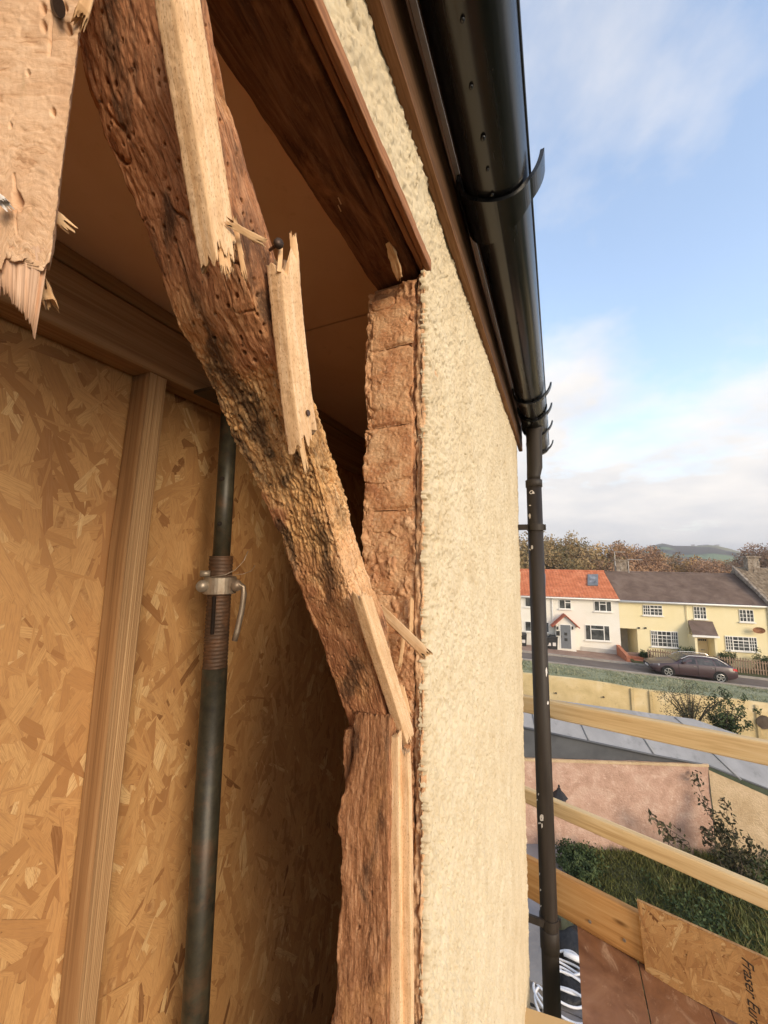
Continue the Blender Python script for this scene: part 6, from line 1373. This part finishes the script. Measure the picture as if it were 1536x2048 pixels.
# lantern on a post before the pink wall
lc_ = P(1119, 1604, 7.75); la_ = empty('wall_lantern', lc_, 'black wall lantern with pointed cap mounted on the pink wall', 'lantern')
m = MB(); m.lathe([(.01, -.16), (.07, -.13), (.075, -.10)], lc_, 12); m.tube([lc_ + np.array([0, 0, -.13]), lc_ + np.array([-.05, .2, -.2]), lc_ + np.array([-.1, .42, -.12])], .02, 8); m.obj('wall_arm', M_BLACKM, la_, True)
m = MB(); m.lathe([(.165, .095), (.15, .115), (.085, .19), (.05, .215), (.03, .26), (.012, .27), (.024, .295), (.006, .325)], lc_, 6); m.obj('cap', M_BLACKM, la_)
m = MB(); m.lathe([(.065, -.10), (.115, .09)], lc_, 6); m.obj('glass', M_FROST, la_)
for k in range(6):
    t_ = 2 * math.pi * k / 6; m = MB(); m.tube([lc_ + np.array([.07 * math.cos(t_), .07 * math.sin(t_), -.10]), lc_ + np.array([.122 * math.cos(t_), .122 * math.sin(t_), .095])], .009, 6); m.obj('bar', M_BLACKM, la_)
lc2 = P(1104, 1600, 7.9); l2 = empty('wall_lantern', lc2, 'second small lantern half hidden behind the downpipe', 'lantern')
m = MB(); m.lathe([(.01, -.14), (.025, -.12), (.06, -.10)], lc2, 10); m.tube([lc2 + np.array([0, 0, -.12]), lc2 + np.array([-.08, .3, -.1])], .018, 8); m.obj('wall_arm', M_BLACKM, l2); m = MB(); m.lathe([(.06, -.10), (.09, .06)], lc2, 6); m.obj('glass', M_FROST, l2); m = MB(); m.lathe([(.12, .06), (.03, .13), (.01, .17)], lc2, 6); m.obj('cap', M_BLACKM, l2)

# patio slabs seen between wall and pipe
pt_ = mesh_obj('patio', *(lambda b: (b.V, b.F))(MB().box(-1.6, 0.1, 3.0, 9.5, ZG + .015, ZG + .03)), M_SLAB); tag(pt_, kind='structure')
for i in range(3):
    for k in range(10):
        m = MB(); x0, y0_ = -1.55 + .55 * i, 3.05 + .64 * k; m.box(x0, x0 + .53, y0_, y0_ + .62, ZG + .031, ZG + .055 + .006 * random.random()); m.obj('paving_slab', M_SLAB, pt_)

# rough grass and plants in the garden
r = np.random.default_rng(33); N_ = 110000
gx = r.uniform(0.0, 8.5, N_); gy = r.uniform(3.0, 12.0, N_)
wl = (gx - pw[0][0]) / (pw[1][0] - pw[0][0]); wy = pw[0][1] + (pw[1][1] - pw[0][1]) * wl
ok = (gy < wy - .05) & (gx > 0.15); gx, gy = gx[ok], gy[ok]; N_ = len(gx)
cl = fbm(np.stack([gx * 1.1, gy * 1.1, gx * 0], 1), 3, 93)
h = (.04 + .13 * r.random(N_)) * np.clip(.8 + 1.2 * cl, .35, 2.0); a = r.uniform(0, 6.28, N_); w_ = .008 + .008 * r.random(N_); ln_ = h * r.uniform(.2, 1.1, N_); la2 = r.uniform(0, 6.28, N_)
B0 = np.stack([gx - np.cos(a) * w_, gy - np.sin(a) * w_, np.full(N_, ZG)], 1); B1 = np.stack([gx + np.cos(a) * w_, gy + np.sin(a) * w_, np.full(N_, ZG)], 1); T0 = np.stack([gx + np.cos(la2) * ln_, gy + np.sin(la2) * ln_, ZG + h], 1)
tone = np.clip(.30 + .45 * cl + r.normal(0, .20, N_), 0, 1)
tag(mesh_obj('grass', np.stack([B0, B1, T0], 1).reshape(-1, 3), np.arange(N_ * 3).reshape(-1, 3), M_GRASS, None, attrs={'tone': np.repeat(tone, 3)}), 'long rough grass in the garden below the scaffold', 'grass', kind='stuff')
# low leafy weeds among the grass
r = np.random.default_rng(35); k_ = 700; wx = r.uniform(.3, 8.0, k_); wyy = r.uniform(4.0, 11.5, k_); lim = pw[0][1] + (pw[1][1] - pw[0][1]) * (wx - pw[0][0]) / (pw[1][0] - pw[0][0]); ok = (wyy < lim - .1) & (fbm(np.stack([wx, wyy, wx * 0], 1), 2, 96) > -.1)
V, F = leaf_cloud(np.stack([wx, wyy, ZG + .05 + .10 * r.random(k_)], 1)[ok], 60, .20, .035, r); V[:, 2] = np.maximum(V[:, 2], ZG + .005)
tag(mesh_obj('weeds', V, F, M_LEAF_GRN, None, attrs={'tone': np.repeat(np.clip(r.normal(.55, .3, len(V) // 4), 0, 1), 4)}), 'low dark green weeds covering the garden ground', 'weeds', kind='stuff')
r = np.random.default_rng(36)
# short grass on the verge
N_ = 26000; s_ = r.uniform(-12, 24, N_); t_ = r.uniform(5.45, TW - .02, N_)
q_ = np.stack([PA[0] + SE[0] * s_ + SN[0] * t_, PA[1] + SE[1] * s_ + SN[1] * t_, zg(s_) + .02], 1); h = .03 + .07 * r.random(N_)
d_ = np.stack([np.cos(a[:1] * 0 + r.uniform(0, 6.28, N_)), np.sin(r.uniform(0, 6.28, N_)), np.zeros(N_)], 1) * .03
tone = np.clip(.5 + .6 * fbm(q_ * .8, 3, 95) + r.normal(0, .2, N_), 0, 1)
M_VGR = leaf_mat('dewy_grass_blade', (0.17, 0.18, 0.09), (0.27, 0.28, 0.17), (0.38, 0.37, 0.26))
V = np.stack([q_ - d_, q_ + d_, q_ + d_[:, [1, 0, 2]] * 1.5 + np.array([0, 0, 1]) * h[:, None]], 1).reshape(-1, 3)
tag(mesh_obj('verge_grass', V, np.arange(N_ * 3).reshape(-1, 3), M_VGR, None, attrs={'tone': np.repeat(tone, 3)}), 'pale dewy grass on the verge between wall and road', 'grass', kind='stuff')
# mound bush at the foot of the pink wall
pb_ = onZ(1160, 1752, ZG); bush('garden_bush', pb_, .40, .36, 70, M_LEAF_GRN, 'dark green mounded bush at the foot of the pink wall', 120, 60, .028, 10, spread=.26)
def climber(name, base, tips, seed, label, nl=16, leaf=.05, dens=9):
    r = np.random.default_rng(seed); base = np.asarray(base, float); e_ = empty(name, base, label, 'climber'); cen = []
    for tip in tips:
        tip = np.asarray(tip, float); mid = base + (tip - base) * .5 + r.normal(size=3) * .10 + np.array([0, 0, .05]); m = MB(); pts = [base + (mid - base) * f if f <= 1 else mid + (tip - mid) * (f - 1) for f in np.linspace(0, 2, 7)]
        pts = [p + r.normal(size=3) * .02 * (0 < i < 6) for i, p in enumerate(pts)]; m.tube(pts, np.linspace(.012, .003, 7), 5); m.obj('stem', M_BARK, e_)
        for k in range(dens): f = r.uniform(.25, 1.0) ** .8 * 6; i = min(int(f), 5); cen.append(pts[i] + (pts[i + 1] - pts[i]) * (f - i))
    V, F = leaf_cloud(cen, nl, .13, leaf, r); tone = np.repeat(np.clip(r.normal(.5, .3, len(V) // 4), 0, 1), 4); mesh_obj('leaves', V, F, M_LEAF_DRY, e_, attrs={'tone': tone})
zc = 7.3
climber('climbing_plant', P(1478, 1800, 6.9), [P(1388, 1545, 7.9), P(1402, 1590, 7.8), P(1422, 1610, 7.6), P(1440, 1640, 7.4), P(1448, 1600, 7.5), P(1500, 1680, 7.1), P(1520, 1690, 7.0), P(1468, 1660, 7.2), P(1410, 1660, 7.5), P(1430, 1690, 7.3), P(1490, 1720, 7.0), P(1455, 1710, 7.1)], 81, 'straggling climber with dull leaves growing up the corner of the pink wall', 9, .042, 12)
climber('climbing_plant', P(1420, 1790, 7.2), [P(1290, 1620, 7.5), P(1300, 1632, 7.45), P(1330, 1660, 7.4), P(1345, 1690, 7.35), P(1370, 1700, 7.3)], 82, 'arching bramble stem with a few large dark leaves before the pink wall', 5, .055, 9)

# things lying in the yard, seen past the pipe
zc = ZG
cb = empty('cable_coil', onZ(1132, 1985, ZG), 'coil of thick white cable lying by the foot of the downpipe', 'cable')
for i, (px, py, rr_, dz) in enumerate([(1128, 1950, .28, .40), (1120, 1962, .34, .43), (1130, 1985, .38, .40), (1136, 2000, .40, .44), (1138, 1925, .20, .43), (1130, 2020, .34, .42)]):
    c = onZ(px, py, ZG + dz); m = MB(); m.tube([c + np.array([rr_ * math.cos(t) , rr_ * .8 * math.sin(t), .02 * math.sin(3 * t + i)]) for t in np.linspace(0, 6.28, 40)], .014, 8, False); m.obj('cable_loop', M_WHITECABLE, cb, True)
def sack(px, py, sx, sy, h, seed, label, mat, cat='sack', name='rubble_sack'):
    c = onZ(px, py, ZG); n, k = 26, 14; V = []
    for i in range(k):
        f = i / (k - 1); rr_ = (math.sin(math.pi * (f * .93 + .04)) ** .6) if f < .75 else .75 * (1 - f) / .25 * .9 + .12
        for j in range(n): t = 2 * math.pi * j / n; V.append((c[0] + sx * rr_ * math.cos(t), c[1] + sy * rr_ * math.sin(t), c[2] + h * f))
    V = np.array(V); V += (fbm(V * 6, 3, seed) * .05)[:, None] * np.array([1, 1, .4]); V[:, 2] = np.maximum(V[:, 2], c[2])
    F = [(i * n + j, i * n + (j + 1) % n, (i + 1) * n + (j + 1) % n, (i + 1) * n + j) for i in range(k - 1) for j in range(n)] + [tuple(range((k - 1) * n, k * n))]
    tag(mesh_obj(name, V, F, mat, None, True), label, cat)
sack(1140, 1915, .35, .3, .42, 1, 'black rubble sack behind the white cable coil', M_SACK); sack(1130, 1990, .25, .25, .22, 2, 'small black sack inside the cable coil', M_SACK); sack(1072, 1990, .30, .35, .35, 3, 'black sack between the wall foot and the downpipe', M_SACK)
sack(1122, 1900, .16, .14, .7, 4, 'dark green canvas bag beside the cable coil', rough_mat('green_canvas', [(0.3, (0.03, 0.035, 0.022)), (0.7, (0.06, 0.065, 0.042))], 9), 'bag', 'canvas_bag')
m = MB(); m.tube([onZ(1128, 1905, ZG + .5), onZ(1170, 1925, ZG + .45)], .035, 10); o = m.obj('white_tube', M_WHITECABLE, None, True); tag(o, 'short white plastic tube on the black sack', 'tube')
c = onZ(1072, 1900, ZG + .45); m = MB(); m.hexa([c + np.array(v) for v in [(-.5, -.45, -.44), (.22, -.45, -.44), (.22, .4, -.44), (-.5, .4, -.44), (-.5, -.45, .0), (.22, -.45, .0), (.22, .4, .05), (-.5, .4, .05)]]); o = m.obj('covered_crate', M_SHEET); tag(o, 'pale grey sheeted crate between the wall corner and the downpipe', 'crate')
m = MB(); m.tube([(0.25, 3.2, ZG + .06), (1.2, 6.8, ZG + .06)], .05, 8); 

# ================================================================== haze over the valley
HAZE = 0.0006
m = MB(); m.box(-2600, 3600, -60, 4200, -20.5, 90); hzv = m.obj('haze', None); tag(hzv, 'thin pale haze in the valley air', 'haze', kind='stuff')
hm = bpy.data.materials.new('thin_haze'); hm.use_nodes = True; hm.node_tree.nodes.clear()
pv = hm.node_tree.nodes.new('ShaderNodeVolumePrincipled'); pv.inputs['Color'].default_value = (0.86, 0.88, 0.92, 1); pv.inputs['Density'].default_value = HAZE; pv.inputs['Anisotropy'].default_value = 0.2
ho = hm.node_tree.nodes.new('ShaderNodeOutputMaterial'); hm.node_tree.links.new(pv.outputs[0], ho.inputs['Volume']); hzv.data.materials.append(hm)
